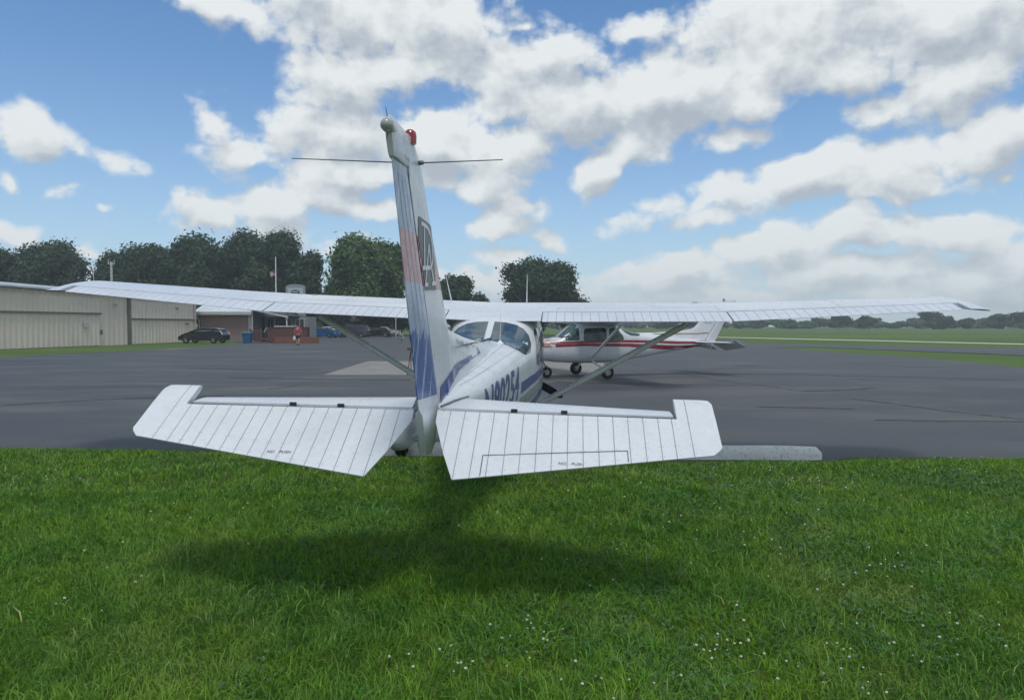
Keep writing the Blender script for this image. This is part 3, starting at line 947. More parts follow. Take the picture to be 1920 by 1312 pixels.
        # flap and aileron
        def surf(nm, xa, xb, pitch_, extra):
            def rg(ax, g_):
                hs = [(ucut + .006, interp(UP, ucut) - .004), (ucut + .02, interp(UP, ucut + .02)), (.86, interp(UP, .86)), (.94, interp(UP, .94)), (1.0, .0016),
                      (1.0, -.0016), (.9, interp(LO, .9)), (ucut + .02, interp(LO, ucut + .02)), (ucut + .006, interp(LO, ucut) + .004)]
                out = []
                for i, (x, h) in enumerate(hs):
                    p_ = wing_pt(ax, x, h, s)
                    p_.z += (-g_ if i < 5 else g_) - extra * (x - ucut)
                    out.append(p_)
                return out
            n_ = int((xb - xa) / pitch_)
            q = [(xa, False)] + [(xa + pitch_ * (k + .6), True) for k in range(n_)] + [(xb, False)]
            bm = bmesh.new()
            ribbed(bm, q, rg, .0035)
            return obj(nm, bm, [W, m_seam], root, smooth=16)
        surf('flap', .565, 2.68, .098, .03)
        surf('aileron', 2.70, 5.22, .112, .02)
        # small piece of wing between flap end and tip
        # strut
        bm = bmesh.new()
        a = Vector((s * .50, 5.05, -.50)); b = Vector((s * 2.38, 4.95, .60))
        tube(bm, [a, a + (b - a) * .05, a + (b - a) * .95, b], [.035, .056, .056, .05], 12, flat=.7, up=Vector((0, 1, 0)).cross(b - a))
        str_ = obj('wing_strut', bm, m_letter, root, smooth=60)
        d = (b - a)
        for k in range(30 if P.get('pants') else 0):
            if k in (7, 13, 20): continue
            bm = bmesh.new()
            p_ = a + d * (.12 + .026 * k) + Vector((-s * .024, -.056, .028))
            q_ = p_ + d * .012
            tube(bm, [p_, q_], .0032, 5)
            obj('rain_streak', bm, m_grey_metal, str_)
        # side windows, door line
        bf = bvh_of(fus)
        ax_ = 'R' if s == 1 else 'L'
        def win(nm, poly, m_, off=.004, par=fus):
            return obj(nm, project(poly2d(poly), bf, ax_, off, .06), m_, par, smooth=30)
        g_ = P['glass']
        win('side_window', [(3.86, .10), (4.34, .07), (4.40, .12), (4.40, .42), (4.34, .50), (4.16, .52), (4.02, .46), (3.84, .22), (3.82, .14)], g_)
        win('door_window', [(4.52, .07), (5.30, .07), (5.36, .12), (5.34, .44), (5.28, .50), (4.56, .52), (4.50, .46), (4.49, .12)], g_)
        b6 = bmesh.new()
        for (a_, b_) in (((4.45, -.52), (4.45, .56)), ((5.42, -.50), (5.42, .05)), ((4.45, -.52), (5.42, -.50)), ((5.42, .05), (5.40, .52))):
            pa, pb = Vector(a_), Vector(b_)
            d = (pb - pa).normalized() * .003; nn = Vector((-d.y, d.x))
            q = project(poly2d([pa + nn, pb + nn, pb - nn, pa - nn]), bf, ax_, .0015, .1)
            me = bpy.data.meshes.new('x'); q.to_mesh(me); b6.from_mesh(me); q.free(); bpy.data.meshes.remove(me)
        obj('door_outline', b6, m_grey_metal, fus)
        b7 = bmesh.new(); tube(b7, [(s * .575, 4.52, -.02), (s * .60, 4.56, -.02), (s * .60, 4.64, -.02), (s * .575, 4.68, -.02)], .008, 6)
        obj('door_handle', b7, m_metal, fus)
        # main gear
        tilt = P.get('roll', 0.0)
        zg = -OFFZ - s * 1.2 * math.tan(tilt) * -1 * 1.0
        bm = bmesh.new()
        tube(bm, [(s * .42, 4.95, -.62), (s * .75, 4.86, -.76), (s * 1.10, 4.80, -.93), (s * 1.16, 4.80, zg + .225)], [.05, .042, .032, .028], 10, flat=.45, up=Vector((0, 1, 0)))
        obj('landing_gear_leg', bm, W, root, smooth=60)
        wheel(root, Vector((s * 1.22, 4.80, zg + .222)), .222, .15)
        if P.get('pants'):
            bm = bmesh.new(); rings = []
            for y_, hw_, zb_, zt_ in ((-.62, .012, .27, .30), (-.52, .05, .20, .36), (-.34, .095, .13, .44), (-.1, .125, .09, .50), (.12, .13, .09, .50), (.30, .115, .12, .45), (.42, .075, .17, .38), (.48, .02, .24, .31)):
                rings.append([Vector((s * 1.22 + hw_ * math.copysign(abs(math.cos(t)) ** .75, math.cos(t)), 4.80 + y_, zg + (zb_ + zt_) / 2 + (zt_ - zb_) / 2 * math.copysign(abs(math.sin(t)) ** .75, math.sin(t)))) for t in [2 * math.pi * k / 20 for k in range(20)]])
            loft(bm, rings)
            obj('wheel_fairing', bm, W, root, smooth=50)
    # skin seams round the tail cone and along its shoulder
    bf = bvh_of(fus)
    b9 = bmesh.new()
    def seam(poly, ax_):
        q = project(poly2d(poly), bf, ax_, .0015, .04)
        me = bpy.data.meshes.new('x'); q.to_mesh(me); b9.from_mesh(me); q.free(); bpy.data.meshes.remove(me)
    for y_ in (1.05, 1.75, 2.55, 3.30):
        hw_ = interp([(q_[0], q_[3]) for q_ in SECS], y_)
        seam([(-hw_ * .8, y_ - .002), (hw_ * .8, y_ - .002), (hw_ * .8, y_ + .002), (-hw_ * .8, y_ + .002)], 'T')
        for ax_ in 'RL':
            zt_ = interp([(q_[0], q_[2]) for q_ in SECS], y_)
            seam([(y_ - .002, -.05 - .09 * y_), (y_ + .002, -.05 - .09 * y_), (y_ + .002, zt_ * .72), (y_ - .002, zt_ * .72)], ax_)
    for s in (1, -1):
        for f0 in (.45, .78):
            seam([(s * .10 * f0, .8), (s * .10 * f0 + .004, .8), (s * .48 * f0 + .004, 3.35), (s * .48 * f0, 3.35)], 'T')
    obj('skin_seams', b9, m_seam, fus)
    # rear window panes
    bf = bvh_of(fus, dor)
    halfp = [(.035, .578), (.16, .572), (.29, .545), (.375, .50), (.435, .43), (.468, .34), (.478, .25), (.44, .235), (.36, .285), (.26, .33), (.15, .358), (.035, .375)]
    for s in (1, -1):
        q = project(poly2d([(s * x, z) for x, z in halfp]), bf, 'B', .004, .05)
        rw = obj('rear_window', q, P['glass'], fus, smooth=30)
    # windshield
    for s in (1, -1):
        q = project(poly2d([(s * .03, 5.56), (s * .40, 5.54), (s * .50, 5.62), (s * .525, 5.80), (s * .50, 5.98), (s * .40, 6.10), (s * .03, 6.16)]), bf, 'T', .004, .06)
        obj('windshield', q, P['glass'], fus, smooth=30)
        q = project(poly2d([(5.50, .10), (6.02, .10), (5.92, .25), (5.62, .50), (5.52, .52)]), bf, 'R' if s == 1 else 'L', .006, .05)
        obj('windshield_side', q, P['glass'], fus, smooth=30)
    # nose gear, cowling details, propeller
    bm = bmesh.new()
    tube(bm, [(0, 6.62, -.55), (0, 6.50, -.80), (0, 6.47, -OFFZ + .40)], [.03, .028, .026], 10)
    for s in (-1, 1):
        tube(bm, [(0, 6.47, -OFFZ + .42), (s * .085, 6.45, -OFFZ + .38), (s * .085, 6.45, -OFFZ + .185)], .016, 8)
    obj('nose_gear_leg', bm, m_grey_metal, root, smooth=60)
    wheel(root, Vector((0, 6.45, -OFFZ + .185)), .185, .12)
    prop = empty('propeller', (0, 7.50 + OFFY, -.18 + OFFZ)); prop.parent = root
    bm = bmesh.new()
    lathe(bm, [(0, .26), (.05, .23), (.10, .14), (.13, .04), (.135, -.05), (.12, -.07), (0, -.07)], Matrix.Rotation(R(-90), 4, 'X'), 24)
    obj('spinner', bm, m_white_dry, prop, smooth=50)
    for k in range(2):
        bm = bmesh.new(); rings = []
        A = P.get('prop_angle', 0) + math.pi * k
        for r_ in (.10, .2, .35, .55, .75, .88, .94):
            w_ = interp([(.1, .045), (.25, .062), (.5, .075), (.8, .066), (.9, .05), (.94, .02)], r_)
            tw = R(interp([(.1, 55), (.5, 30), (.94, 14)], r_)); th = interp([(.1, .03), (.94, .006)], r_)
            ring_ = []
            for u, v in ((-1, 0), (-.4, .8), (.3, 1), (1, 0), (.3, -.2), (-.4, -.2)):
                a_, b_ = u * w_, v * th
                ring_.append(Vector((a_ * math.cos(tw) - b_ * math.sin(tw), a_ * math.sin(tw) + b_ * math.cos(tw), r_)))
            rings.append(ring_)
        loft(bm, rings)
        MM = Matrix.Rotation(A, 4, 'Y')
        for v in bm.verts: v.co = MM @ v.co
        obj('blade', bm, m_prop, prop, smooth=60)
    # roof antennas
    def whip(nm, p0, p1, r0, r1, m_, base=True, par=root):
        b_ = bmesh.new()
        tube(b_, [p0, p1], [r0, r1], 8)
        if base: lathe(b_, [(0, .035), (.012, .034), (.022, .018), (.045, 0)], Matrix.Translation(p0), 12)
        return obj(nm, b_, m_, par, smooth=50)
    P['whips'](whip, fus, root)
    # paintwork
    P['paint'](dict(fus=fus, dor=dor, fin=fin, rud=rud, root=root))
    # move everything into the ground frame
    for o in all_children(root):
        if o.parent and o.parent.name.startswith('propeller'): continue
        if o.type == 'MESH':
            o.data.transform(Matrix.Translation((0, OFFY, OFFZ)))
    return root
def all_children(o):
    out = []
    for c in o.children: out.append(c); out += all_children(c)
    return out
def wheel(root, c, r_, w):
    bm = bmesh.new()
    M = Matrix.Translation(c) @ Matrix.Rotation(R(90), 4, 'Y')
    h = w / 2
    lathe(bm, [(r_ * .46, -h * .6), (r_ * .5, -h * .8), (r_ * .72, -h), (r_ * .9, -h * .8), (r_ * .985, -h * .4), (r_, 0), (r_ * .985, h * .4), (r_ * .9, h * .8), (r_ * .72, h), (r_ * .5, h * .8), (r_ * .46, h * .6)], M, 28)
    ty = obj('wheel', bm, m_rubber, root, smooth=40)
    bm = bmesh.new()
    lathe(bm, [(0, -h * .75), (r_ * .14, -h * .75), (r_ * .16, -h * .45), (r_ * .40, -h * .4), (r_ * .49, -h * .72), (r_ * .49, h * .72), (r_ * .40, h * .4), (r_ * .16, h * .45), (r_ * .14, h * .75), (0, h * .75)], M, 20)
    obj('hub', bm, m_greylens, ty, smooth=40)
    return ty

def decal(nm, b2, bvh, ax_, m_, par, off=.0025, grid=.06):
    return obj(nm, project(b2, bvh, ax_, off, grid), m_, par)

def place_text(s, size, sx, u0, v0, mirror=False, bold=.0, shear=0.0, rise=0.0, spacing=1.0):
    b = text2d(s, size, sx, bold, spacing)
    w = max(v.co.x for v in b.verts)
    for v in b.verts:
        x, y = v.co.x, v.co.y
        u = (x if not mirror else -x)
        v.co = Vector((u0 + u, v0 + y + rise * x, 0))
    return b

# ---- the blue-striped aircraft in front
def whips_a(whip, fus, root):
    whip('whip_antenna', Vector((.34, 5.05, .735)), Vector((.34, 5.02, 1.20)), .009, .003, m_letter, par=fus)
    whip('whip_antenna', Vector((-.62, 5.0, .745)), Vector((-.70, 4.86, 1.16)), .010, .004, m_letter, par=fus)
    whip('whip_antenna', Vector((.165, 3.22, .345)), Vector((.165, 3.22, .66)), .004, .0018, m_letter, par=fus)
    b_ = bmesh.new()
    lathe(b_, [(0, .03), (.03, .026), (.045, .012), (.05, 0)], Matrix.Translation((.08, 5.1, .765)), 16)
    obj('antenna_dome', b_, m_letter, fus, smooth=50)
def paint_a(d):
    root = d['root']
    bf = bvh_of(d['fus'])
    # registration, right side
    def regn(u0, mirror):
        q = text2d('N80254', .40, 1.0, .010, 1.05)
        w_ = max(v.co.x for v in q.verts); h_ = max(v.co.y for v in q.verts)
        for v in q.verts:
            u = v.co.x / w_; v.co = Vector((u0 + 1.46 * (-u if mirror else u), -.295 + .335 * v.co.y / h_ + .105 * ((1 - u) if mirror else u), 0))
        return q
    q = regn(1.27, False)
    decal('registration_number', q, bf, 'R', m_blue, d['fus'], .003)
    q = regn(2.73, True)
    decal('registration_number', q, bf, 'L', m_blue, d['fus'], .003)
    for ax_ in 'RL':
        decal('stripe', poly2d([(2.86, -.145), (4.2, -.055), (5.4, -.04), (6.9, -.10), (6.9, .0), (5.4, .05), (4.2, .04), (2.86, -.03)]), bf, ax_, m_blue, d['fus'])
        decal('stripe', poly2d([(2.80, -.47), (4.2, -.33), (6.9, -.36), (6.9, -.28), (4.2, -.22), (2.80, -.37)]), bf, ax_, m_blue, d['fus'])
        decal('stripe', poly2d([(2.82, -.34), (4.2, -.20), (6.9, -.24), (6.9, -.15), (4.2, -.09), (2.85, -.19)]), bf, ax_, m_grey_metal, d['fus'])
        bq = bvh_of(d['fin'], d['dor'], d['fus'])
        decal('stripe', poly2d([(.24, .135), (.6, .215), (1.0, .26), (1.6, .285), (2.15, .305), (2.15, .285), (1.6, .25), (1.0, .20), (.6, .12), (.26, .03)]), bq, ax_, m_blue, d['fus'], .006, .03)
        rng = random.Random(3)
        for k in range(15):
            u0 = 1.05 + k * .075; z_ = .395 - .012 * k * .6; hh = rng.uniform(.035, .06)
            if k in (5, 9): continue
            decal('worn_lettering', poly2d([(u0, z_), (u0 + .012, z_), (u0 + .03, z_ + hh * .5), (u0 + .012, z_ + hh), (u0, z_ + hh)]), bq, ax_, m_grey_metal, d['dor'], .004, .03)
        # lettering above the stripe, worn and small
        # logo on the fin
        bfin = bvh_of(d['fin'])
        quad = [(-.49, 1.147), (-.13, 1.137), (.02, .76), (-.44, .735)]
        decal('logo_panel', poly2d(quad), bfin, ax_, m_logo_grey, d['fin'], .003, .04)
        def uv(u, v):
            t_ = Vector(quad[0]).lerp(Vector(quad[1]), u); b_ = Vector(quad[3]).lerp(Vector(quad[2]), u)
            return tuple(b_.lerp(t_, v))
        L1 = [[(.16, .925), (.42, .93), (.62, .915), (.78, .85), (.86, .75), (.88, .62), (.87, .50), (.80, .40), (.66, .335), (.20, .32)], [(.33, .92), (.33, .33)],
              [(.62, .68), (.46, .33), (.36, .09)], [(.62, .68), (.74, .33), (.86, .11)], [(.24, .08), (.50, .085)], [(.72, .10), (.98, .11)], [(.20, .315), (.62, .345)]]
        strokes = [(uv(*a_), uv(*b_)) for ln in L1 for a_, b_ in zip(ln, ln[1:])]
        b = bmesh.new()
        for i, (p_, q_) in enumerate(strokes):
            p2, q2 = Vector(p_), Vector(q_)
            dd = (q2 - p2).normalized(); nn = Vector((-dd.y, dd.x)) * .0115
            qq = project(poly2d([p2 + nn, q2 + nn, q2 - nn, p2 - nn]), bfin, ax_, .0045 + .00012 * i, .05)
            me = bpy.data.meshes.new('x'); qq.to_mesh(me); b.from_mesh(me); qq.free(); bpy.data.meshes.remove(me)
        obj('logo_monogram', b, m_letter, d['fin'])

plane_a = make_plane(dict(white=m_white, fin=m_fin, rudder=m_rudder, glass=m_glass, whips=whips_a, paint=paint_a, roll=R(1.3), prop_angle=R(118), tip=m_white, pants=True))
props(plane_a, 'white high wing airplane with blue and red tail, parked tail first at the grass edge', 'airplane')
YAW_A, ROLL_A = R(4.2), R(1.3)
hinge_w = U(800, 771, 4.6)
Ra = Matrix.Rotation(-YAW_A, 4, 'Z') @ Matrix.Rotation(ROLL_A, 4, 'Y')
off = Ra @ Vector((0, OFFY, OFFZ))
plane_a.rotation_euler = Ra.to_euler()
plane_a.location = hinge_w - off

# ---- the red-striped aircraft behind
def whips_b(whip, fus, root):
    whip('whip_antenna', Vector((.2, 5.0, .74)), Vector((.2, 4.85, 1.1)), .009, .003, m_letter, par=fus)
def paint_b(d):
    bf = bvh_of(d['fus'])
    for ax_ in 'RL':
        decal('red_stripe', poly2d([(.30, -.055), (1.5, -.055), (2.8, .0), (4.0, .025), (5.3, .01), (6.6, -.02), (6.9, .0), (6.9, .04), (5.3, .085), (4.0, .11), (2.8, .085), (1.5, .035), (.30, .02)]), bf, ax_, m_red, d['fus'])
        decal('red_stripe', poly2d([(.35, -.15), (1.5, -.255), (2.2, -.24), (3.6, -.13), (5.3, -.09), (6.35, -.12), (6.35, -.02), (5.3, .0), (3.6, -.02), (2.2, -.085), (1.5, -.12), (.35, -.10)]), bf, ax_, m_red, d['fus'])
        decal('tan_stripe', poly2d([(6.45, -.13), (7.3, -.15), (7.3, .0), (6.6, .01)]), bf, ax_, m_brown, d['fus'])
        decal('tan_stripe', poly2d([(6.15, .13), (7.25, .0), (7.25, .04), (6.15, .19)]), bf, ax_, m_brown, d['fus'])
        bq = bvh_of(d['fin'], d['dor'])
        decal('tan_stripe', poly2d([(-.0, .355), (.6, .32), (2.4, .33), (2.4, .30), (.6, .275), (.02, .305)]), bq, ax_, m_brown, d['fin'], .004, .05)
        q = place_text('NGA5', .10, 1.3, .25 if ax_ == 'L' else -.2, .66, mirror=(ax_ == 'L'))
        decal('fin_lettering', q, bvh_of(d['fin']), ax_, m_grey_metal, d['fin'], .003)
dor_b = [(.45, .62), (.8, .47), (1.1, .42), (1.8, .375), (2.4, .345), (3.0, .34), (3.3, .345)]
plane_b = make_plane(dict(white=m_white_dry, fin=m_white_dry, rudder=m_white_dry, glass=m_tglass, whips=whips_b, paint=paint_b, dorsal=dor_b, prop_angle=R(30)))
props(plane_b, 'white high wing airplane with two dark red side stripes, standing side on across the apron', 'airplane')
hb = math.atan2(-.93, -.36)     # heading x,y = (-.93,-.36)
plane_b.location = (2.60, 24.2, 0)
plane_b.scale = (.955, .955, .955)
plane_b.rotation_euler = (0, 0, math.atan2(-.345, -.939) - R(90))

# ------------------------------------------------------------------ wheel stops and tie-downs by the grass edge
def wheel_stop(x0, x1, yw0, label):
    bm = bmesh.new()
    n = 14; rings = []
    random.seed(int(x0))
    for i in range(n + 1):
        t = i / n
        k = 1 if 0 < i < n else .82
        x = x0 + (x1 - x0) * t
        if i in (0, n): k = .55
        elif i in (1, n - 1): k = .93; x = x0 + (x1 - x0) * (i / n + (.045 if i > 1 else -.045))
        ring_ = [Vector((x, -.095 * k, -.03))]
        for a_ in range(0, 181, 18):
            c_, s_ = math.cos(R(180 - a_)), math.sin(R(a_))
            ring_.append(Vector((x, .095 * k * math.copysign(abs(c_) ** .6, c_) + random.uniform(-.003, .003), .06 * k + .10 * k * s_ ** .7 + random.uniform(-.004, .004))))
        ring_.append(Vector((x, .095 * k, -.03)))
        rings.append(ring_)
    loft(bm, rings)
    o = obj('wheel_stop', bm, m_kerb, None, smooth=60, label=label, cat='wheel stop', group='concrete wheel stops along the grass edge')
    o.location = (0, yw0, 0)
    return o
a = G(1535, 858); b = G(1195, 858)
w1 = wheel_stop(b.x, a.x, 9.42, 'whitewashed concrete wheel stop ending beyond the right elevator tip')
w1.rotation_euler.z = R(-1.5)
a = G(860, 850); b = G(640, 850)
w2 = wheel_stop(b.x, a.x, 9.62, 'concrete wheel stop seen through the gap under the airplane tail')
# ------------------------------------------------------------------ lawn in the foreground
def vnoise(x, y, s, seed):
    rng = np.random.RandomState(seed)
    g = rng.rand(64, 64)
    u, v = x / s, y / s
    i, j = np.floor(u).astype(int), np.floor(v).astype(int)
    fu, fv = u - i, v - j
    fu = fu * fu * (3 - 2 * fu); fv = fv * fv * (3 - 2 * fv)
    a, b, c, d = g[i % 64, j % 64], g[(i + 1) % 64, j % 64], g[i % 64, (j + 1) % 64], g[(i + 1) % 64, (j + 1) % 64]
    return (a * (1 - fu) + b * fu) * (1 - fv) + (c * (1 - fu) + d * fu) * fv
def edge_y(x):
    xs = np.array([p[0] for p in EDGE]); ys = np.array([p[1] for p in EDGE])
    return np.interp(x, xs, ys)
def lawn_h(x, y):
    h = .05 + .05 * (vnoise(x, y, 1.7, 3) - .5) + .02 * (vnoise(x, y, .45, 4) - .5)
    return h * np.clip((edge_y(x) + .05 - y) / .5, .1, 1)
def np_mesh(name, verts, quads, tris, m_, tone=None, **k):
    me = bpy.data.meshes.new(name)
    nv = len(verts)
    me.vertices.add(nv)
    me.vertices.foreach_set('co', verts.astype(np.float32).ravel())
    nq, nt_ = (0 if quads is None else len(quads)), (0 if tris is None else len(tris))
    loops = []
    if nq: loops.append(quads.ravel())
    if nt_: loops.append(tris.ravel())
    loops = np.concatenate(loops).astype(np.int32)
    me.loops.add(len(loops)); me.loops.foreach_set('vertex_index', loops)
    me.polygons.add(nq + nt_)
    st = np.concatenate([np.arange(nq) * 4, nq * 4 + np.arange(nt_) * 3]).astype(np.int32)
    me.polygons.foreach_set('loop_start', st)
    me.update(calc_edges=True)
    if tone is not None:
        at = me.attributes.new('tone', 'FLOAT', 'POINT')
        at.data.foreach_set('value', tone.astype(np.float32))
    me.materials.append(m_)
    o = bpy.data.objects.new(name, me); C.objects.link(o)
    return props(o, **k)

def lawn_surface():
    bm = bmesh.new()
    xs = np.linspace(-17, 17, 260); ts = np.linspace(0, 1, 60)
    grid = []
    for x in xs:
        e = float(edge_y(np.array([x]))[0]) + .05 + .14 * float(vnoise(np.array([x]), np.array([1.0]), .6, 41)[0])
        row = []
        for t in ts:
            y = -3 + (e + 3) * t
            row.append(bm.verts.new((x, y, float(lawn_h(np.array([x]), np.array([y]))[0]) - .004)))
        grid.append(row)
    for i in range(len(xs) - 1):
        for j in range(len(ts) - 1):
            bm.faces.new((grid[i][j], grid[i + 1][j], grid[i + 1][j + 1], grid[i][j + 1]))
    return obj('lawn_ground', bm, m_soil, None, smooth=60, kind='structure')
lawn_surface()

def blades(seed, n, y0, y1, hmean, wmean, name, clump, margin=1.0):
    rng = np.random.RandomState(seed)
    yy = np.sqrt(rng.rand(n) * (y1 ** 2 - y0 ** 2) + y0 ** 2)
    xx = (rng.rand(n) * 2 - 1) * (yy * .72 + margin)
    keep = yy < edge_y(xx) + .10 * (vnoise(xx, yy, .12, 9) - .4) + .12 * (vnoise(xx, yy, .5, 19) - .5)
    xx, yy = xx[keep], yy[keep]
    n = len(xx)
    cl = vnoise(xx, yy, clump, seed + 1); cl2 = vnoise(xx, yy, clump * .33, seed + 2)
    H_ = hmean * (.62 + .45 * cl ** 1.3 + .30 * cl2) * np.exp(rng.randn(n) * .34)
    H_ = H_ * np.clip((edge_y(xx) + .15 - yy) / .7, .42, 1)
    tall = rng.rand(n) < .025
    H_ = np.where(tall, H_ * 1.65, H_)
    Wd = wmean * np.exp(rng.randn(n) * .3)
    ang = rng.rand(n) * 2 * np.pi
    cd = vnoise(xx, yy, .22, seed + 5) * 4 * np.pi
    lean = .25 + .95 * rng.rand(n)
    dx = np.cos(ang) * .85 + np.cos(cd) * .6; dy = np.sin(ang) * .85 + np.sin(cd) * .6
    nn = np.sqrt(dx * dx + dy * dy) + 1e-6; dx /= nn; dy /= nn
    fx = rng.rand(n) * 2 * np.pi
    sx, sy = np.cos(fx) * Wd / 2, np.sin(fx) * Wd / 2
    z0 = lawn_h(xx, yy)
    base = np.stack([xx, yy, z0], 1); side = np.stack([sx, sy, np.zeros(n)], 1)
    mid = base + np.stack([dx * H_ * lean * .28, dy * H_ * lean * .28, H_ * (.58 - .06 * lean)], 1)
    tip = base + np.stack([dx * H_ * lean, dy * H_ * lean, H_ * (1.0 - .38 * lean)], 1)
    V = np.stack([base - side, base + side, mid - side * .85, mid + side * .85, tip], 1).reshape(-1, 3)
    i = np.arange(n)[:, None] * 5
    Q = i + np.array([[0, 1, 3, 2]]); T = i + np.array([[2, 3, 4]])
    t_ = np.clip(.18 + .50 * rng.rand(n) + .40 * (vnoise(xx, yy, .8, seed + 7) - .4), 0, .90)
    t_ = np.where(rng.rand(n) < .045, .92 + .08 * rng.rand(n), t_)
    tone = np.repeat(t_, 5)
    return V, Q, T, tone
def lawn_blades():
    Vs, Qs, Ts, Tn, b = [], [], [], [], 0
    for a in ((11, 150000, 2.9, 4.8, .052, .0042, '', .5), (12, 150000, 4.6, 7.2, .052, .0058, '', .6), (13, 140000, 7.0, 11.2, .050, .0085, '', .7, 1.5), (15, 5000, 2.9, 6.5, .092, .0062, '', .3)):
        V, Q, T, tn = blades(*a)
        Vs.append(V); Qs.append(Q + b); Ts.append(T + b); Tn.append(tn); b += len(V)
    np_mesh('grass', np.concatenate(Vs), np.concatenate(Qs), np.concatenate(Ts), m_blade, np.concatenate(Tn), kind='stuff')
lawn_blades()

def clover_cover():
    rng = np.random.RandomState(31)
    n = 42000
    yy = np.sqrt(rng.rand(n) * (8.5 ** 2 - 2.9 ** 2) + 2.9 ** 2)
    xx = (rng.rand(n) * 2 - 1) * (yy * .72 + .6)
    pr = vnoise(xx, yy, .8, 51) * .8 + vnoise(xx, yy, .3, 52) * .4 + np.clip(xx / yy, -.7, .7) * .25
    k = (pr > .72) & (yy < edge_y(xx) - .1)
    xx, yy = xx[k], yy[k]; n = len(xx)
    z = lawn_h(xx, yy) + .022 + .022 * rng.rand(n)
    c = np.stack([xx, yy, z], 1)
    V, Q = [], []
    a0 = rng.rand(n) * 2 * np.pi; s = .0055 + .004 * rng.rand(n)
    tl = rng.randn(n, 2) * .35
    for j in range(3):
        a = a0 + j * 2.094
        d = np.stack([np.cos(a), np.sin(a)], 1); e = np.stack([-np.sin(a), np.cos(a)], 1)
        def P_(u, v):
            xy = d * (u * s)[:, None] + e * (v * s)[:, None]
            return c + np.stack([xy[:, 0], xy[:, 1], (xy * tl).sum(1)], 1)
        quad = np.stack([P_(.1, 0), P_(1.1, -.85), P_(1.9, 0), P_(1.1, .85)], 1)
        V.append(quad)
    V = np.concatenate(V).reshape(-1, 3)
    Q = np.arange(len(V)).reshape(-1, 4)
    np_mesh('clover_leaves', V, Q, None, m_clover, kind='stuff')
clover_cover()

def clover_bloom_proto():
    bm = bmesh.new()
    tube(bm, [(0, 0, 0), (.004, .002, .04), (.002, 0, .075)], .0011, 5, mi=1)
    random.seed(8)
    bmesh.ops.create_icosphere(bm, subdivisions=2, radius=.0085, matrix=Matrix.Translation((.002, 0, .080)) @ Matrix.Diagonal((1, 1, .85, 1)))
    for v in bm.verts:
        if v.co.z > .07 and (v.co - Vector((.002, 0, .08))).length > .004:
            d = (v.co - Vector((.002, 0, .080)))
            v.co += d * random.uniform(-.18, .3)
    return obj('clover_blossom', bm, [m_bloom, m_stem], None)
def clover_blossoms():
    p0 = clover_bloom_proto()
    rng = random.Random(77)
    spots = []
    # clusters read off the photograph, as ground points
    cl = [(240, 835, 14, 90, 12), (700, 870, 4, 120, 20), (1500, 905, 18, 130, 35), (1800, 860, 16, 130, 14), (1430, 880, 12, 110, 25), (1180, 950, 8, 90, 40),
          (1700, 1050, 12, 110, 35), (1500, 1100, 9, 130, 40), (1350, 1200, 10, 90, 30), (1660, 1200, 14, 140, 60), (980, 1180, 14, 110, 40), (1120, 1090, 7, 110, 30),
          (1850, 1180, 6, 60, 50), (820, 1230, 7, 90, 30), (330, 960, 6, 200, 60), (200, 1100, 8, 170, 80), (1450, 1000, 10, 160, 40), (1800, 960, 8, 110, 30), (100, 880, 6, 100, 25), (1250, 1000, 6, 100, 50), (1560, 1260, 8, 150, 40), (1150, 1260, 6, 150, 30), (900, 960, 4, 130, 40), (1700, 868, 10, 220, 8), (120, 862, 6, 140, 9)]
    for cx, cy, n, sx, sy in cl:
        for _ in range(int(n * 1.5)):
            px, py = rng.gauss(cx, sx * .6), rng.gauss(cy, sy * .6)
            if py < 852 or py > 1306 or px < 5 or px > 1915: continue
            g_ = G(px, py, .10)
            if g_.y > float(edge_y(np.array([g_.x]))[0]) - .05: continue
            spots.append(g_)
    spots = spots[:298]
    for i, g_ in enumerate(spots):
        o = p0 if i == 0 else p0.copy()
        if i: C.objects.link(o)
        h = float(lawn_h(np.array([g_.x]), np.array([g_.y]))[0])
        o.location = (g_.x, g_.y, h - .012 + rng.uniform(-.015, .01))
        o.rotation_euler = (rng.uniform(-.25, .25), rng.uniform(-.25, .25), rng.uniform(0, 6.28))
        s = rng.uniform(.5, .9)
        o.scale = (s, s, s)
        props(o, 'small round white clover blossom standing in the foreground lawn', 'clover blossom', 'white clover blossoms in the lawn')
clover_blossoms()

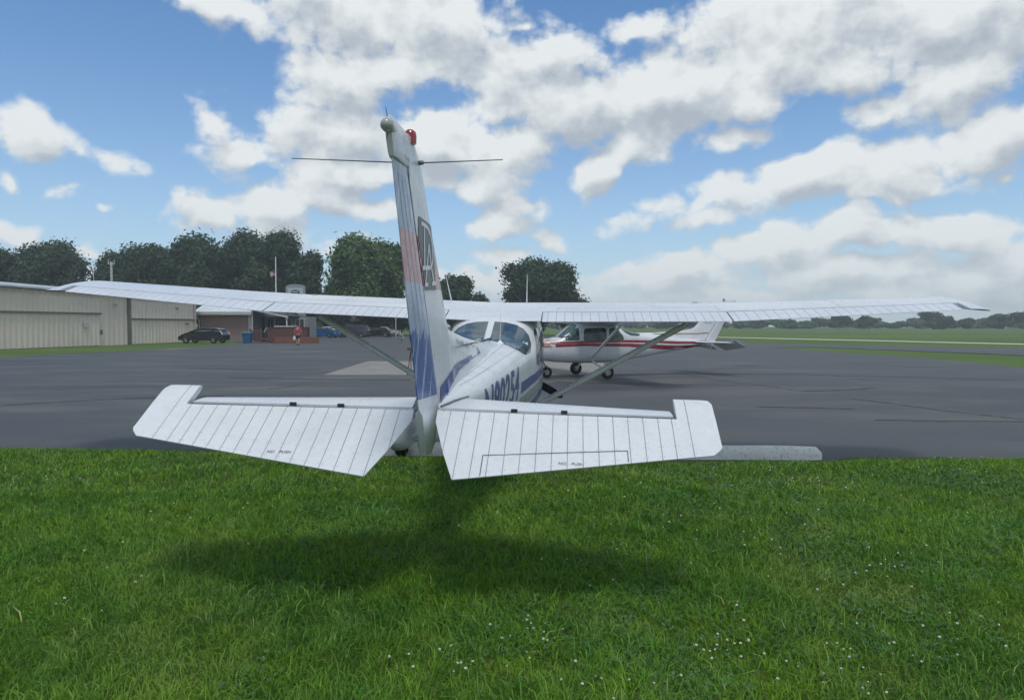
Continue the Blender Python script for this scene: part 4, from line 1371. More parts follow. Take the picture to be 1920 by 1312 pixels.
# ------------------------------------------------------------------ trees
def crown_mesh(seed, rx, ry, h, n, leaf, lobes=16, low=.12, mat_=None):
    """leaf cards over lobes spread through the crown volume; origin at the ground, crown from low*h to h"""
    rng = np.random.RandomState(seed)
    L = []
    for i in range(lobes):
        a = rng.rand() * 2 * np.pi
        t = rng.rand() ** .8
        z = low + (1 - low) * (.14 + .72 * t)
        rr = np.sqrt(max(0, 1 - ((z - .5) / .58) ** 2)) * (.20 + .52 * rng.rand())
        s = .26 + .12 * rng.rand()
        L.append((np.cos(a) * rr * rx, np.sin(a) * rr * ry, z * h, s * rx * 1.15, s * ry * 1.15, s * h * .50))
    L.append((0, 0, h * .78, rx * .38, ry * .38, h * .2))
    L = np.array(L)
    k = rng.randint(0, len(L), n)
    d = rng.randn(n, 3); d /= np.linalg.norm(d, axis=1)[:, None]
    d[:, 2] = np.where(rng.rand(n) < .35, np.abs(d[:, 2]), d[:, 2])
    r_ = 1 - .42 * rng.rand(n) ** 1.6 + .10 * rng.randn(n)
    # ragged outline: small sprays
    c = L[k, :3] + d * L[k, 3:] * r_[:, None]
    jj = rng.randint(0, n // 12, n)
    sp = rng.randn(n // 12, 3) * .030 * h
    c = c + sp[jj] * (rng.rand(n) < .8)[:, None]
    c[:, 2] = np.clip(c[:, 2], low * h * .8, None)
    nrm = d + rng.randn(n, 3) * .38; nrm /= np.linalg.norm(nrm, axis=1)[:, None]
    u = np.cross(nrm, rng.randn(n, 3)); u /= np.linalg.norm(u, axis=1)[:, None]
    v = np.cross(nrm, u)
    s = leaf * (.55 + .9 * rng.rand(n))[:, None]
    V = np.stack([c - u * s, c - v * s * .55, c + u * s, c + v * s * .55], 1).reshape(-1, 3)
    Q = np.arange(len(V)).reshape(-1, 4)
    tone = np.repeat(np.clip(.5 + .3 * rng.randn(n) + .25 * (d[:, 2]), 0, 1), 4)  # lobe tops get a lighter tone, light from above put into colour
    return V, Q, tone
def tree(loc, w, h, seed, label, mat_=None, n=9000, leaf=.30, low=.10, trunk=True, name='tree', group='trees beyond the buildings', lobes=16, cat='tree'):
    root = empty(name, (loc[0], loc[1], -.03), label=label, cat=cat, group=group)
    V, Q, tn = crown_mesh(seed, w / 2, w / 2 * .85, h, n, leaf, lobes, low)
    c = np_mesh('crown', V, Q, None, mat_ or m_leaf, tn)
    c.parent = root
    if trunk:
        rng = random.Random(seed)
        bm = bmesh.new()
        tube(bm, [(0, 0, -.1), (.1, 0, h * .2), (0, .1, h * .55)], [h * .028, h * .020, h * .010], 8)
        for i in range(5):
            a = rng.uniform(0, 6.28); z0 = h * rng.uniform(.16, .4)
            tube(bm, [(.05, .05, z0), (math.cos(a) * w * .12, math.sin(a) * w * .12, z0 + h * .12), (math.cos(a) * w * .28, math.sin(a) * w * .28, z0 + h * .28)], [h * .012, h * .008, h * .003], 6)
        t = obj('trunk', bm, m_bark, root, smooth=60)
    return root
def T(pxl, pxr, ytop, Y, seed, label, **k):
    """tree by the picture span it fills at distance Y"""
    xc = (U(pxl, 600, Y).x + U(pxr, 600, Y).x) / 2
    w = (pxr - pxl) / FPX * Y
    h = (HZ - ytop) / FPX * Y + EYE
    return tree((xc, Y), w * 1.02, h * 1.0, seed, label, **k)
trees = [
    (-90, 40, 470, 118, 'dark round tree at the far left end behind the tan hangar'),
    (20, 165, 455, 120, 'dark broad tree rising above the tan hangar roof'),
    (-190, -70, 470, 125, 'dark tree left of the hangar, partly outside the view'),
    (175, 270, 478, 128, 'dark tree starting the long row, beside the thin lattice mast'),
    (232, 345, 462, 122, 'dark tree second in the long row behind the hangar'),
    (305, 440, 443, 120, 'tall dark tree above the hangar end wall'),
    (395, 510, 444, 124, 'tall dark tree above the brick office'),
    (465, 580, 441, 119, 'tallest dark tree, just behind the flagpole'),
    (535, 612, 482, 116, 'shorter dark tree closing the row at its right end'),
    (330, 400, 500, 112, 'low dark tree filling the row above the hangar end'),
    (440, 520, 505, 112, 'low dark tree filling the row left of the flagpole'),
    (600, 660, 535, 130, 'low dark tree in the notch left of the bright green tree'),
]
for i, (a, b, yt, Y, lb) in enumerate(trees):
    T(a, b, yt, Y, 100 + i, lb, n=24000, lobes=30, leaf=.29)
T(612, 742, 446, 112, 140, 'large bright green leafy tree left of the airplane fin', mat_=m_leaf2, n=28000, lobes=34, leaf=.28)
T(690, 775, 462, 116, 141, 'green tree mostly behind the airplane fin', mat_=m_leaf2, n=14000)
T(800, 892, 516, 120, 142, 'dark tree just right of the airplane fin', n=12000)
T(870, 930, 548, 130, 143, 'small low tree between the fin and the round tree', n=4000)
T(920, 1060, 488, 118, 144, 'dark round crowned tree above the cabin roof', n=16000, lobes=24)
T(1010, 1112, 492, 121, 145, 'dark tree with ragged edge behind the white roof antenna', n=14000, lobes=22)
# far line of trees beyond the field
def far_wood():
    rng = np.random.RandomState(9)
    Vs, Qs, Tn, b = [], [], [], 0
    x = 960
    Y = 330.0
    while x < 2250:
        w_px = rng.uniform(30, 70)
        top = rng.uniform(592, 604) + (3 if x > 1640 else 0)
        Yd = Y + rng.uniform(-20, 20)
        cx = U(x, 600, Yd).x
        h = (HZ - top) / FPX * Yd + EYE
        V, Q, tn = crown_mesh(rng.randint(9999), w_px / FPX * Yd / 2, 6, h, 1100, .65, 8, .02)
        V = V + np.array([cx, Yd, 0])
        Vs.append(V); Qs.append(Q + b); Tn.append(tn); b += len(V)
        x += w_px * .42
    np_mesh('distant_wood', np.concatenate(Vs), np.concatenate(Qs), None, leafmat('distant_foliage', (.036, .078, .030), (.11, .19, .062)), np.concatenate(Tn), kind='stuff')
far_wood()
for i, (a, b, yt, lb) in enumerate([(1722, 1788, 585, 'small round tree alone on the far field edge near the wing tip'), (1795, 1832, 597, 'thin scrubby tree low on the far field edge'),
        (1848, 1900, 588, 'dark spreading tree at the far right of the field'), (1880, 1960, 586, 'dark tree at the right edge of the view'), (1545, 1600, 590, 'bushy tree sticking up from the middle of the far wood'), (1600, 1640, 592, 'bushy tree sticking up right of the middle of the far wood')]):
    T(a, b, yt, 285, 200 + i, lb, n=2600, leaf=.55, low=.03, lobes=10, group='trees on the far field edge')
# ------------------------------------------------------------------ hangar
def corrugated(bm, p0, p1, z0, z1a, z1b, pitch=.30, depth=.05, mi=0):
    """ribbed steel sheet from p0 to p1 (x, y), top sloping from z1a to z1b"""
    p0, p1 = Vector(p0), Vector(p1)
    d = p1 - p0; L = d.length; u = d / L; nrm = Vector((u.y, -u.x))
    n = int(L / pitch); prev = None
    for i in range(n * 4 + 1):
        t = i / (n * 4) * L
        o = (0, 0, depth, depth)[i % 4]
        tt = t + (.0, .0, 0, 0)[i % 4]
        q = p0 + u * tt + nrm * o
        zt = z1a + (z1b - z1a) * t / L
        a, b_ = bm.verts.new((q.x, q.y, z0)), bm.verts.new((q.x, q.y, zt))
        if prev: bm.faces.new((prev[0], a, b_, prev[1])).material_index = mi
        prev = (a, b_)
def hangar():
    A, B = G(-260, 672), G(364, 640.5)
    # straight front wall through two ground points
    A = G(0, 655); d = (B - A); A = B - d * 1.75
    ztA, ztB = 4.55, 4.05
    root = empty('hangar', (B.x, B.y, 0), label='long low tan corrugated steel hangar with sliding doors', cat='hangar')
    def L_(bm):
        for v in bm.verts: v.co -= Vector((B.x, B.y, 0))
        return bm
    dd = (B - A).normalized(); nr = Vector((dd.y, -dd.x, 0))
    def at(px):   # point of the wall at a picture column
        r_ = ray(px, 640)
        # intersect in plan
        den = r_.x * dd.y - r_.y * dd.x
        t = (A.x * dd.y - A.y * dd.x) / den
        return Vector((r_.x * t, r_.y * t, 0))
    def zt(p): return ztA + (ztB - ztA) * (p - A).length / (B - A).length
    bm = bmesh.new(); corrugated(bm, A.xy, B.xy, -.05, ztA, ztB, .62, .07)
    # side and back
    bk = -nr * 18
    for p_, q_ in ((B, B + bk), (B + bk, A + bk), (A + bk, A)):
        corrugated(bm, p_.xy, q_.xy, -.05, zt(p_ if p_ in (A, B) else (B if p_ == B + bk else A)), zt(B if q_ == B + bk else A), .62, .07)
    obj('wall', L_(bm), m_tan, root)
    # doors: two big leaves, proud of the wall, with rail and posts
    for (x0, x1, zr) in ((-40, 186, 2.55), (245, 361, 2.15)):
        p_, q_ = at(x0), at(x1)
        o_ = nr * .12
        bm = bmesh.new(); corrugated(bm, (p_ + o_).xy, (q_ + o_).xy, .02, zt(p_) - .35, zt(q_) - .35, .50, .05)
        door = obj('door', L_(bm), m_tan, root)
        bm = bmesh.new()
        M = Matrix.Translation(p_ + o_ * 1.6 - Vector((B.x, B.y, 0))) @ Matrix.Rotation(math.atan2(dd.y, dd.x), 4, 'Z')
        Lq = (q_ - p_).length
        box(bm, 0, Lq, -.10, .02, zr, zr + .14, M=M)
        obj('rail', bm, m_tan_dark, door)
    bm = bmesh.new()
    for x_ in (240, 362.5):
        p_ = at(x_) + nr * .1
        M = Matrix.Translation(p_ - Vector((B.x, B.y, 0))) @ Matrix.Rotation(math.atan2(dd.y, dd.x), 4, 'Z')
        b2 = bmesh.new(); box(b2, -.16, .16, -.16, .1, -.02, zt(p_) - .05, M=M)
        obj('post', b2, m_tan_dark if x_ < 300 else m_tan_trim, root)
    bm.free()
    # low pitched roof with a fascia
    bm = bmesh.new()
    f_ = nr * .45
    for (s0, s1, h0, h1) in ((0, 9.0, .02, .95), (9.0, 18.5, .95, .02)):
        p0, p1 = A + f_ - nr * s0 * 1.0, B + f_ - nr * s0
        q0, q1 = A + f_ - nr * s1, B + f_ - nr * s1
        e = dd * .5
        vs = [p0 + Vector((0, 0, ztA + h0)), p1 + e + Vector((0, 0, ztB + h0)), q1 + e + Vector((0, 0, ztB + h1)), q0 + Vector((0, 0, ztA + h1))]
        up_ = [bm.verts.new(v + Vector((0, 0, .12))) for v in vs]; dn = [bm.verts.new(v) for v in vs]
        bm.faces.new(up_); bm.faces.new(dn[::-1])
        for j in range(4): bm.faces.new((dn[j], dn[(j + 1) % 4], up_[(j + 1) % 4], up_[j]))
    obj('roof', L_(bm), m_roof, root)
    base_ = Vector((B.x, B.y, 0)); rot_ = Matrix.Rotation(math.atan2(dd.y, dd.x), 4, 'Z')
    for nm, px_, w_, z0_, z1_, m_ in (('notice_plate', 158, .30, 1.5, 1.85, m_cream), ('notice_plate', 348, .22, 1.75, 1.88, m_tan_dark), ('door_latch', 186, .10, .9, 1.3, m_tan_dark), ('wall_lamp', 214, .16, 3.3, 3.5, m_grey_metal), ('wall_lamp', 330, .16, 3.2, 3.4, m_grey_metal)):
        q_ = at(px_) + nr * .22
        b2 = bmesh.new(); box(b2, -w_, w_, -.05, .03, z0_, z1_, M=Matrix.Translation(q_ - base_) @ rot_)
        obj(nm, b2, m_, root)
    return at
hangar_at = hangar()
# concrete threshold slabs by the hangar door
s0, s1 = G(282, 656.5), G(345, 652.5)
sheet('concrete_threshold', [(s0.x, s0.y), (s1.x, s1.y - .2), (s1.x + .6, s1.y + 1.0), (s0.x + .6, s0.y + 1.2)], .002, m_pad, kind='structure')

# ------------------------------------------------------------------ brick office with its porch
def office():
    Y0 = 76.0
    xl, xr = U(376, 600, Y0).x, U(466, 600, Y0).x
    root = empty('brick_office', ((xl + xr) / 2, Y0, 0), label='brick office with white gabled metal roof beside the hangar', cat='building')
    o_ = Vector(((xl + xr) / 2, Y0, 0)); hw = (xr - xl) / 2
    D = 11.0
    H_ = 2.95
    bm = bmesh.new()
    box(bm, -hw, hw, 0, D, .45, H_)
    obj('wall', bm, m_brick, root)
    bm = bmesh.new(); box(bm, -hw - .03, hw + .03, -.03, D + .03, -.05, .45)
    obj('footing', bm, m_pad, root)
    # roof: ridge runs across the picture, eave towards us
    bm = bmesh.new()
    pts = [(-.55, H_ - .05), (D / 2, H_ + 1.75), (D + .55, H_ - .05), (D + .55, H_ + .07), (D / 2, H_ + 1.90), (-.55, H_ + .07)]
    prism(bm, pts, lambda u, v, w: Vector((w, u, v)), -hw - .6, hw + .5)
    roof = obj('roof', bm, m_roof_white, root)
    bm = bmesh.new()
    k = 0
    x = -hw - .5
    while x < hw + .4:
        box(bm, x, x + .05, -.5, .2, H_ + .08, H_ + .12)
        n = 10
        prism(bm, [(-.5, H_ + .085), (D / 2, H_ + 1.915), (D / 2, H_ + 1.96), (-.5, H_ + .13)], lambda u, v, w: Vector((w, u, v)), x, x + .05)
        x += .45
    obj('roof_rib', bm, m_roof_white, roof)
    bm = bmesh.new(); box(bm, -hw - .6, hw + .5, -.62, -.55, H_ - .22, H_ + .09)
    obj('gutter', bm, m_cream, root)
    bm = bmesh.new(); tube(bm, [(-hw - .45, -.58, H_ - .2), (-hw - .1, -.1, H_ - .7), (-hw - .1, -.1, .1)], .06, 8)
    obj('downspout', bm, m_cream, root)
    bm = bmesh.new(); box(bm, hw + .02, hw + .26, -.10, .12, -.05, H_)
    obj('corner_board', bm, m_cream, root)
    # gable end wall on the right with windows and door
    bm = bmesh.new()
    prism(bm, [(0, 0), (D, 0), (D, H_), (D / 2, H_ + 1.7), (0, H_)], lambda u, v, w: Vector((w, u, v)), hw + .01, hw + .10)
    obj('gable_wall', bm, m_greywall, root)
    # entrance wing stepping out to the right, facing us
    wx0, wx1 = hw + .3, hw + 5.0
    bm = bmesh.new(); box(bm, wx0, wx1, 4.0, 7.5, -.02, 2.6)
    obj('entrance_wall', bm, m_greywall, root)
    for (a, b_, z0, z1, nm) in ((.35, 1.0, .9, 2.35, 'window'), (1.25, 1.85, .9, 2.35, 'window'), (2.1, 2.95, .05, 2.3, 'door'), (3.4, 4.3, .9, 2.3, 'window')):
        bm = bmesh.new(); t = .07
        for q in ((wx0 + a - t, wx0 + a, z0 - t, z1 + t), (wx0 + b_, wx0 + b_ + t, z0 - t, z1 + t)): box(bm, q[0], q[1], 3.90, 4.0, q[2], q[3])
        box(bm, wx0 + a, wx0 + b_, 3.90, 4.0, z1, z1 + t); box(bm, wx0 + a, wx0 + b_, 3.90, 4.0, z0 - t, z0)
        box(bm, (2 * wx0 + a + b_) / 2 - .025, (2 * wx0 + a + b_) / 2 + .025, 3.93, 3.99, z0, z1)
        w_ = obj(nm, bm, m_cream, root)
        bm = bmesh.new(); box(bm, wx0 + a, wx0 + b_, 3.96, 3.985, z0, z1)
        obj('pane', bm, m_darkglass, w_)
    # porch roof: dark sloping plane with a pale fascia
    bm = bmesh.new()
    px0, px1 = hw + .35, hw + 4.1
    z0, z1 = 3.35, 2.55
    for dz, m_i in ((0, 0),):
        vs = [(px0, -.3, z0), (px1, -.3, z1), (px1, 5.2, z1), (px0, 5.2, z0)]
        lo_ = [bm.verts.new(v) for v in vs]; hi_ = [bm.verts.new((v[0], v[1], v[2] + .12)) for v in vs]
        bm.faces.new(lo_[::-1]); bm.faces.new(hi_)
        for j in range(4): bm.faces.new((lo_[j], lo_[(j + 1) % 4], hi_[(j + 1) % 4], hi_[j]))
    pr = obj('porch_roof', bm, m_darkroof, root)
    bm = bmesh.new()
    vs = [(px0 - .1, z0 - .10), (px1 + .1, z1 - .14), (px1 + .1, z1 + .04), (px0 - .1, z0 + .10)]
    prism(bm, vs, lambda u, v, w: Vector((u, w, v)), -.38, -.302)
    obj('fascia', bm, m_cream, pr)
    for x in (px0 + .1, px1 - .1):
        bm = bmesh.new(); box(bm, x - .06, x + .06, -.25, -.13, 0, (z0 if x < px0 + 1 else z1) - .02)
        obj('porch_post', bm, m_cream, root)
    return root
office()

def deck():
    Y0 = 70.0
    x0, x1 = U(476, 600, Y0).x, U(578, 600, Y0).x
    root = empty('wooden_ramp', ((x0 + x1) / 2, Y0, 0), label='brown stained wooden ramp with solid board railing below the porch', cat='ramp')
    hw = (x1 - x0) / 2
    def lx(px): return U(px, 600, Y0).x - (x0 + x1) / 2
    # board railing (long solid panel at right), lattice section at left
    bm = bmesh.new()
    n = 22
    xa, xb = lx(506), lx(577)
    for i in range(n):
        a = xa + (xb - xa) * i / n
        box(bm, a, a + (xb - xa) / n - .012, 0, .05, .05, 1.42 + .005 * (i % 3))
    obj('board_railing', bm, m_deck, root)
    bm = bmesh.new(); box(bm, xa - .04, xb + .04, -.05, .11, 1.43, 1.50)
    obj('top_rail', bm, m_deck, root)
    bm = bmesh.new(); box(bm, lx(470), xb, .12, 2.8, .28, .36); obj('deck_floor', bm, m_deck, root)
    for px in (469, 489.5, 504, 578.5):
        bm = bmesh.new(); box(bm, lx(px) - .07, lx(px) + .07, -.07, .07, 0, 1.5 if px > 500 else 1.35)
        obj('post', bm, m_deck if px < 578 else m_shorts, root)
    for i in range(14):
        bm = bmesh.new()
        a = lx(470) + (lx(489) - lx(470)) * i / 14
        box(bm, a, a + .035, 0, .035, .3, 1.1)
        obj('baluster', bm, m_deck, root)
    for (pa, pb) in ((470, 489), ):
        for za in (1.10, .18):
            bm = bmesh.new(); box(bm, lx(pa), lx(pb), -.03, .06, za, za + .08)
            obj('rail', bm, m_deck2, root)
    for pxa, pxb in ((467, 471), (494, 499)):
        bm = bmesh.new()
        tube(bm, [(lx(pxa), .1, .95), (lx(pxb), .1, 1.45)], .05, 6)
        obj('handrail', bm, m_cream, root)
    return root
deck()
# low planter box in front of the ramp
c = G(557, 643.5)
bm = bmesh.new()
for i in range(3):
    box(bm, -1.95 + .01 * i, 1.95, -.4, -.34, .02 + i * .19, .02 + i * .19 + .18)
box(bm, -1.95, -1.90, -.34, .4, .02, .58); box(bm, 1.90, 1.95, -.34, .4, .02, .58); box(bm, -1.90, 1.90, .34, .4, .02, .58)
pl = obj('planter_box', bm, m_deck2, None, label='long low reddish wooden planter box at the foot of the ramp', cat='planter')
pl.location = (c.x, c.y, 0)
# blue bin
c = G(460.5, 643)
root = empty('waste_bin', (c.x, c.y + .5, 0), label='blue plastic waste bin at the office corner', cat='bin')
bm = bmesh.new()
loft(bm, [[Vector((sx * w, sy * w * 1.05, z)) for sx, sy in ((-1, -1), (1, -1), (1, 1), (-1, 1))] for z, w in ((0, .30), (.1, .31), (.82, .37), (.84, .40), (.90, .40))])
obj('body', bm, m_binblue, root)
bm = bmesh.new()
loft(bm, [[Vector((sx * w, sy * w * 1.05, z)) for sx, sy in ((-1, -1), (1, -1), (1, 1), (-1, 1))] for z, w in ((.903, .42), (.97, .41), (1.04, .33))])
obj('lid', bm, plain('teal_plastic', (.02, .16, .20), .5), root)
# white awning table top seen behind the ramp
c = U(528, 613, 73)
root = empty('picnic_canopy', (c.x, 74.5, 0), label='flat white canopy on dark posts behind the wooden ramp', cat='canopy')
bm = bmesh.new(); box(bm, -.95, .95, -.8, .8, 1.52, 1.60); obj('top', bm, m_whitecloth, root)
for sx in (-1, 1):
    bm = bmesh.new(); box(bm, sx * .8 - .03, sx * .8 + .03, -.03, .03, 0, 1.52); obj('post', bm, m_grey_metal, root)
# brown tree trunk-like post / conifer in front of the office
tree((U(521, 600, 78).x, 80.5), 1.5, 3.1, 301, 'slim dark evergreen shrub behind the wooden ramp', n=1500, leaf=.13, low=.02, lobes=8, group='shrubs by the buildings', cat='shrub', name='shrub')
for (px, Y, w, h, sd, lb) in ((540, 92, 5.5, 3.9, 302, 'dark shrub under the white roadside sign'), (508, 90, 6.0, 4.2, 303, 'dark shrub behind the office porch'), (708, 118, 8, 4.6, 304, 'dark shrub right of the grey house'),
                              (752, 120, 9, 5.0, 305, 'dark green shrub behind the lamp pole'), (735, 128, 9, 5.5, 306, 'dense shrub beside the lamp pole, behind the crouching person'), (780, 124, 9, 4.2, 307, 'dark shrub hidden partly by the airplane rudder'), (990, 125, 9, 4, 308, 'shrub seen under the wing beside the airplane cabin')):
    tree((U(px, 600, Y).x, Y), w, h, sd, lb, n=4200, leaf=.26, low=.02, lobes=12, group='shrubs by the buildings', cat='shrub', name='shrub')

# ------------------------------------------------------------------ grey houses behind the parking
def gable_house(name, xa, xb, Y, D, eave, ridge, wallm, roofm, label, along=True, wins=()):
    a, b_ = U(xa, 600, Y).x, U(xb, 600, Y).x
    root = empty(name, ((a + b_) / 2, Y, 0), label=label, cat='house')
    hw = (b_ - a) / 2
    bm = bmesh.new()
    if along:
        box(bm, -hw, hw, 0, D, -.05, eave)
        obj('wall', bm, wallm, root)
        bm = bmesh.new()
        prism(bm, [(-.4, eave - .1), (D / 2, ridge), (D + .4, eave - .1), (D + .4, eave + .05), (D / 2, ridge + .15), (-.4, eave + .05)], lambda u, v, w: Vector((w, u, v)), -hw - .3, hw + .3)
        obj('roof', bm, roofm, root)
    else:
        prism(bm, [(-hw, -.05), (hw, -.05), (hw, eave), (0, ridge - .1), (-hw, eave)], lambda u, v, w: Vector((u, w, v)), 0, D)
        obj('wall', bm, wallm, root)
        bm = bmesh.new()
        prism(bm, [(-hw - .35, eave - .12), (0, ridge), (hw + .35, eave - .12), (hw + .35, eave + .04), (0, ridge + .18), (-hw - .35, eave + .04)], lambda u, v, w: Vector((u, w, v)), -.35, D)
        obj('roof', bm, roofm, root)
    for (px, z0, z1, w) in wins:
        x = U(px, 600, Y).x - (a + b_) / 2
        bm = bmesh.new()
        box(bm, x - w / 2 - .07, x - w / 2, -.08, -.01, z0 - .07, z1 + .07); box(bm, x + w / 2, x + w / 2 + .07, -.08, -.01, z0 - .07, z1 + .07)
        box(bm, x - w / 2, x + w / 2, -.08, -.01, z1, z1 + .07); box(bm, x - w / 2, x + w / 2, -.08, -.01, z0 - .07, z0)
        wn = obj('window', bm, m_cream, root)
        bm = bmesh.new(); box(bm, x - w / 2, x + w / 2, -.04, -.012, z0, z1); obj('pane', bm, m_darkglass, wn)
    return root
gable_house('house', 560, 632, 140, 8, 4.1, 6.6, m_greywall2, m_darkroof, 'pale grey house just right of the roadside sign pole', True, [(577.5, 1.6, 2.6, .95), (592, 1.2, 2.1, .7)])
gable_house('house', 586, 640, 130, 8, 1.5, 3.9, m_greywall2, m_darkroof, 'low pale gabled house behind the blue and white cars', False, [(592, .8, 1.5, .5), (624, .7, 1.3, .6)])
gable_house('house', 628, 696, 136, 9, 2.4, 5.0, m_greywall, m_darkroof, 'long house with dark shingle roof behind the dark SUV', True)
gable_house('house', 692, 708, 133, 4, 3.6, 4.2, m_greywall2, m_darkroof, 'narrow pale house end wall right of the long dark roof', True)

# ------------------------------------------------------------------ roadside sign
def sign():
    Y = 108.0
    xc = U(555, 600, Y).x
    hw = 18 / FPX * Y
    zt, zb = EYE + (HZ - 532) / FPX * Y, EYE + (HZ - 592.5) / FPX * Y
    root = empty('roadside_sign', (xc, Y, 0), label='white roadside sign cabinet with arched top and dark round emblem on a pole', cat='sign')
    bm = bmesh.new()
    arc = [(hw * math.cos(t), zt - .55 + .45 * math.sin(t) ** .8 if math.sin(t) > 0 else zt - .55) for t in [math.pi * i / 12 for i in range(13)]]
    pts = [(-hw, zb), (hw, zb)] + arc
    prism(bm, pts, lambda u, v, w: Vector((u, w, v)), -.2, .2)
    obj('cabinet', bm, m_signtrim, root)
    bm = bmesh.new(); box(bm, -hw + .28, hw - .28, -.23, -.205, zb + .35, zt - .62)
    face = obj('face', bm, m_signface, root)
    bm = bmesh.new()
    r_ = .58
    zc = zt - .62 - .28 - r_
    prism(bm, [(r_ * 1.2 * math.cos(2 * math.pi * i / 28), zc + r_ * math.sin(2 * math.pi * i / 28)) for i in range(28)], lambda u, v, w: Vector((u, w, v)), -.25, -.232)
    obj('emblem', bm, plain('dark_emblem', (.035, .05, .075), .5), face)
    bm = bmesh.new()
    for i in range(5):
        a = -.36 + i * .15
        box(bm, a, a + .09, -.262, -.252, zc + .20, zc + .36)
        box(bm, a + .02, a + .05, -.264, -.2625, zc + .24, zc + .30)
    obj('emblem_marks', bm, m_letter, face)
    bm = bmesh.new(); box(bm, -.17, .17, -.12, .12, 0, zb)
    obj('pole', bm, m_greywall2, root)
sign()

# ------------------------------------------------------------------ flagpole and masts
Y = 90.0
xf = U(518, 600, Y).x
root = empty('flagpole', (xf, Y, 0), label='white flagpole with a flag flying at half height before the trees', cat='flagpole')
zt = EYE + (HZ - 484) / FPX * Y
bm = bmesh.new(); tube(bm, [(0, 0, 0), (0, 0, zt)], [.09, .055], 10)
lathe(bm, [(0, .12), (.06, .09), (.08, .05), (.05, 0), (0, 0)], Matrix.Translation((0, 0, zt)), 10)
obj('pole', bm, m_letter, root, smooth=50)
z1, z0 = EYE + (HZ - 508) / FPX * Y, EYE + (HZ - 517) / FPX * Y
def flag():
    bm = bmesh.new()
    nx, nz = 12, 13
    g = [[None] * (nz + 1) for _ in range(nx + 1)]
    for i in range(nx + 1):
        for j in range(nz + 1):
            u, v = i / nx, j / nz
            x = -.06 - u * .62
            z = z0 + (z1 - z0) * v - u * .14 * (1 - .0 * v) + .03 * math.sin(u * 7 + v)
            y = .09 * math.sin(u * 9 + v * 2)
            g[i][j] = bm.verts.new((x, y, z))
    for i in range(nx):
        for j in range(nz):
            f = bm.faces.new((g[i][j], g[i + 1][j], g[i + 1][j + 1], g[i][j + 1]))
            f.material_index = 2 if (i < 5 and j >= 6) else (j % 2)
    return obj('flag', bm, [plain('flag_red', (.32, .05, .08), .8), plain('flag_white', (.6, .6, .62), .8), plain('flag_blue', (.06, .08, .22), .8)], root, smooth=60)
flag()
def mast(px, ytop, Y, label, lattice):
    x = U(px, 600, Y).x; zt = EYE + (HZ - ytop) / FPX * Y
    root = empty('antenna_mast', (x, Y, 0), label=label, cat='mast', group='masts behind the hangar')
    bm = bmesh.new()
    if lattice:
        for a in (0, 2.094, 4.188):
            tube(bm, [(.16 * math.cos(a), .16 * math.sin(a), 0), (.10 * math.cos(a), .10 * math.sin(a), zt)], .030, 5)
        k = 0.0
        while k < zt - .5:
            for a in (0, 2.094, 4.188):
                tube(bm, [(.15 * math.cos(a), .15 * math.sin(a), k), (.14 * math.cos(a + 2.094), .14 * math.sin(a + 2.094), k + .5)], .015, 4)
            k += .5
    else:
        tube(bm, [(0, 0, 0), (0, 0, zt)], [.07, .03], 6)
    obj('pole', bm, m_letter, root)
    bm = bmesh.new()
    if lattice:
        tube(bm, [(-.45, 0, zt - .25), (.45, 0, zt - .25)], .045, 6); tube(bm, [(-.28, 0, zt), (.28, 0, zt)], .03, 6)
        for s in (-.4, .4): tube(bm, [(s, 0, zt - .25), (s, 0, zt + .35)], .03, 5)
    else:
        tube(bm, [(-.25, 0, zt - .1), (.25, 0, zt - .1)], .03, 6)
    obj('crossbar', bm, m_letter, root)
mast(210.5, 492, 100, 'pale lattice mast with crossbars rising behind the hangar', True)
mast(177, 506, 104, 'thin plain pole mast left of the lattice mast', False)
# lamp pole by the parked cars
x = U(742, 600, 100).x
root = empty('lamp_pole', (x, 100, 0), label='pale grey lamp pole beside the parked cars near the airplane rudder', cat='lamp pole')
bm = bmesh.new(); tube(bm, [(0, 0, 0), (0, 0, 4.6)], [.10, .08], 10); obj('pole', bm, m_greylens, root, smooth=50)
bm = bmesh.new(); tube(bm, [(0, 0, 4.55), (-.9, 0, 4.75)], .04, 6); obj('arm', bm, m_greylens, root)
bm = bmesh.new(); box(bm, -1.35, -.85, -.12, .12, 4.68, 4.80); obj('lamp_head', bm, m_grey_metal, root)

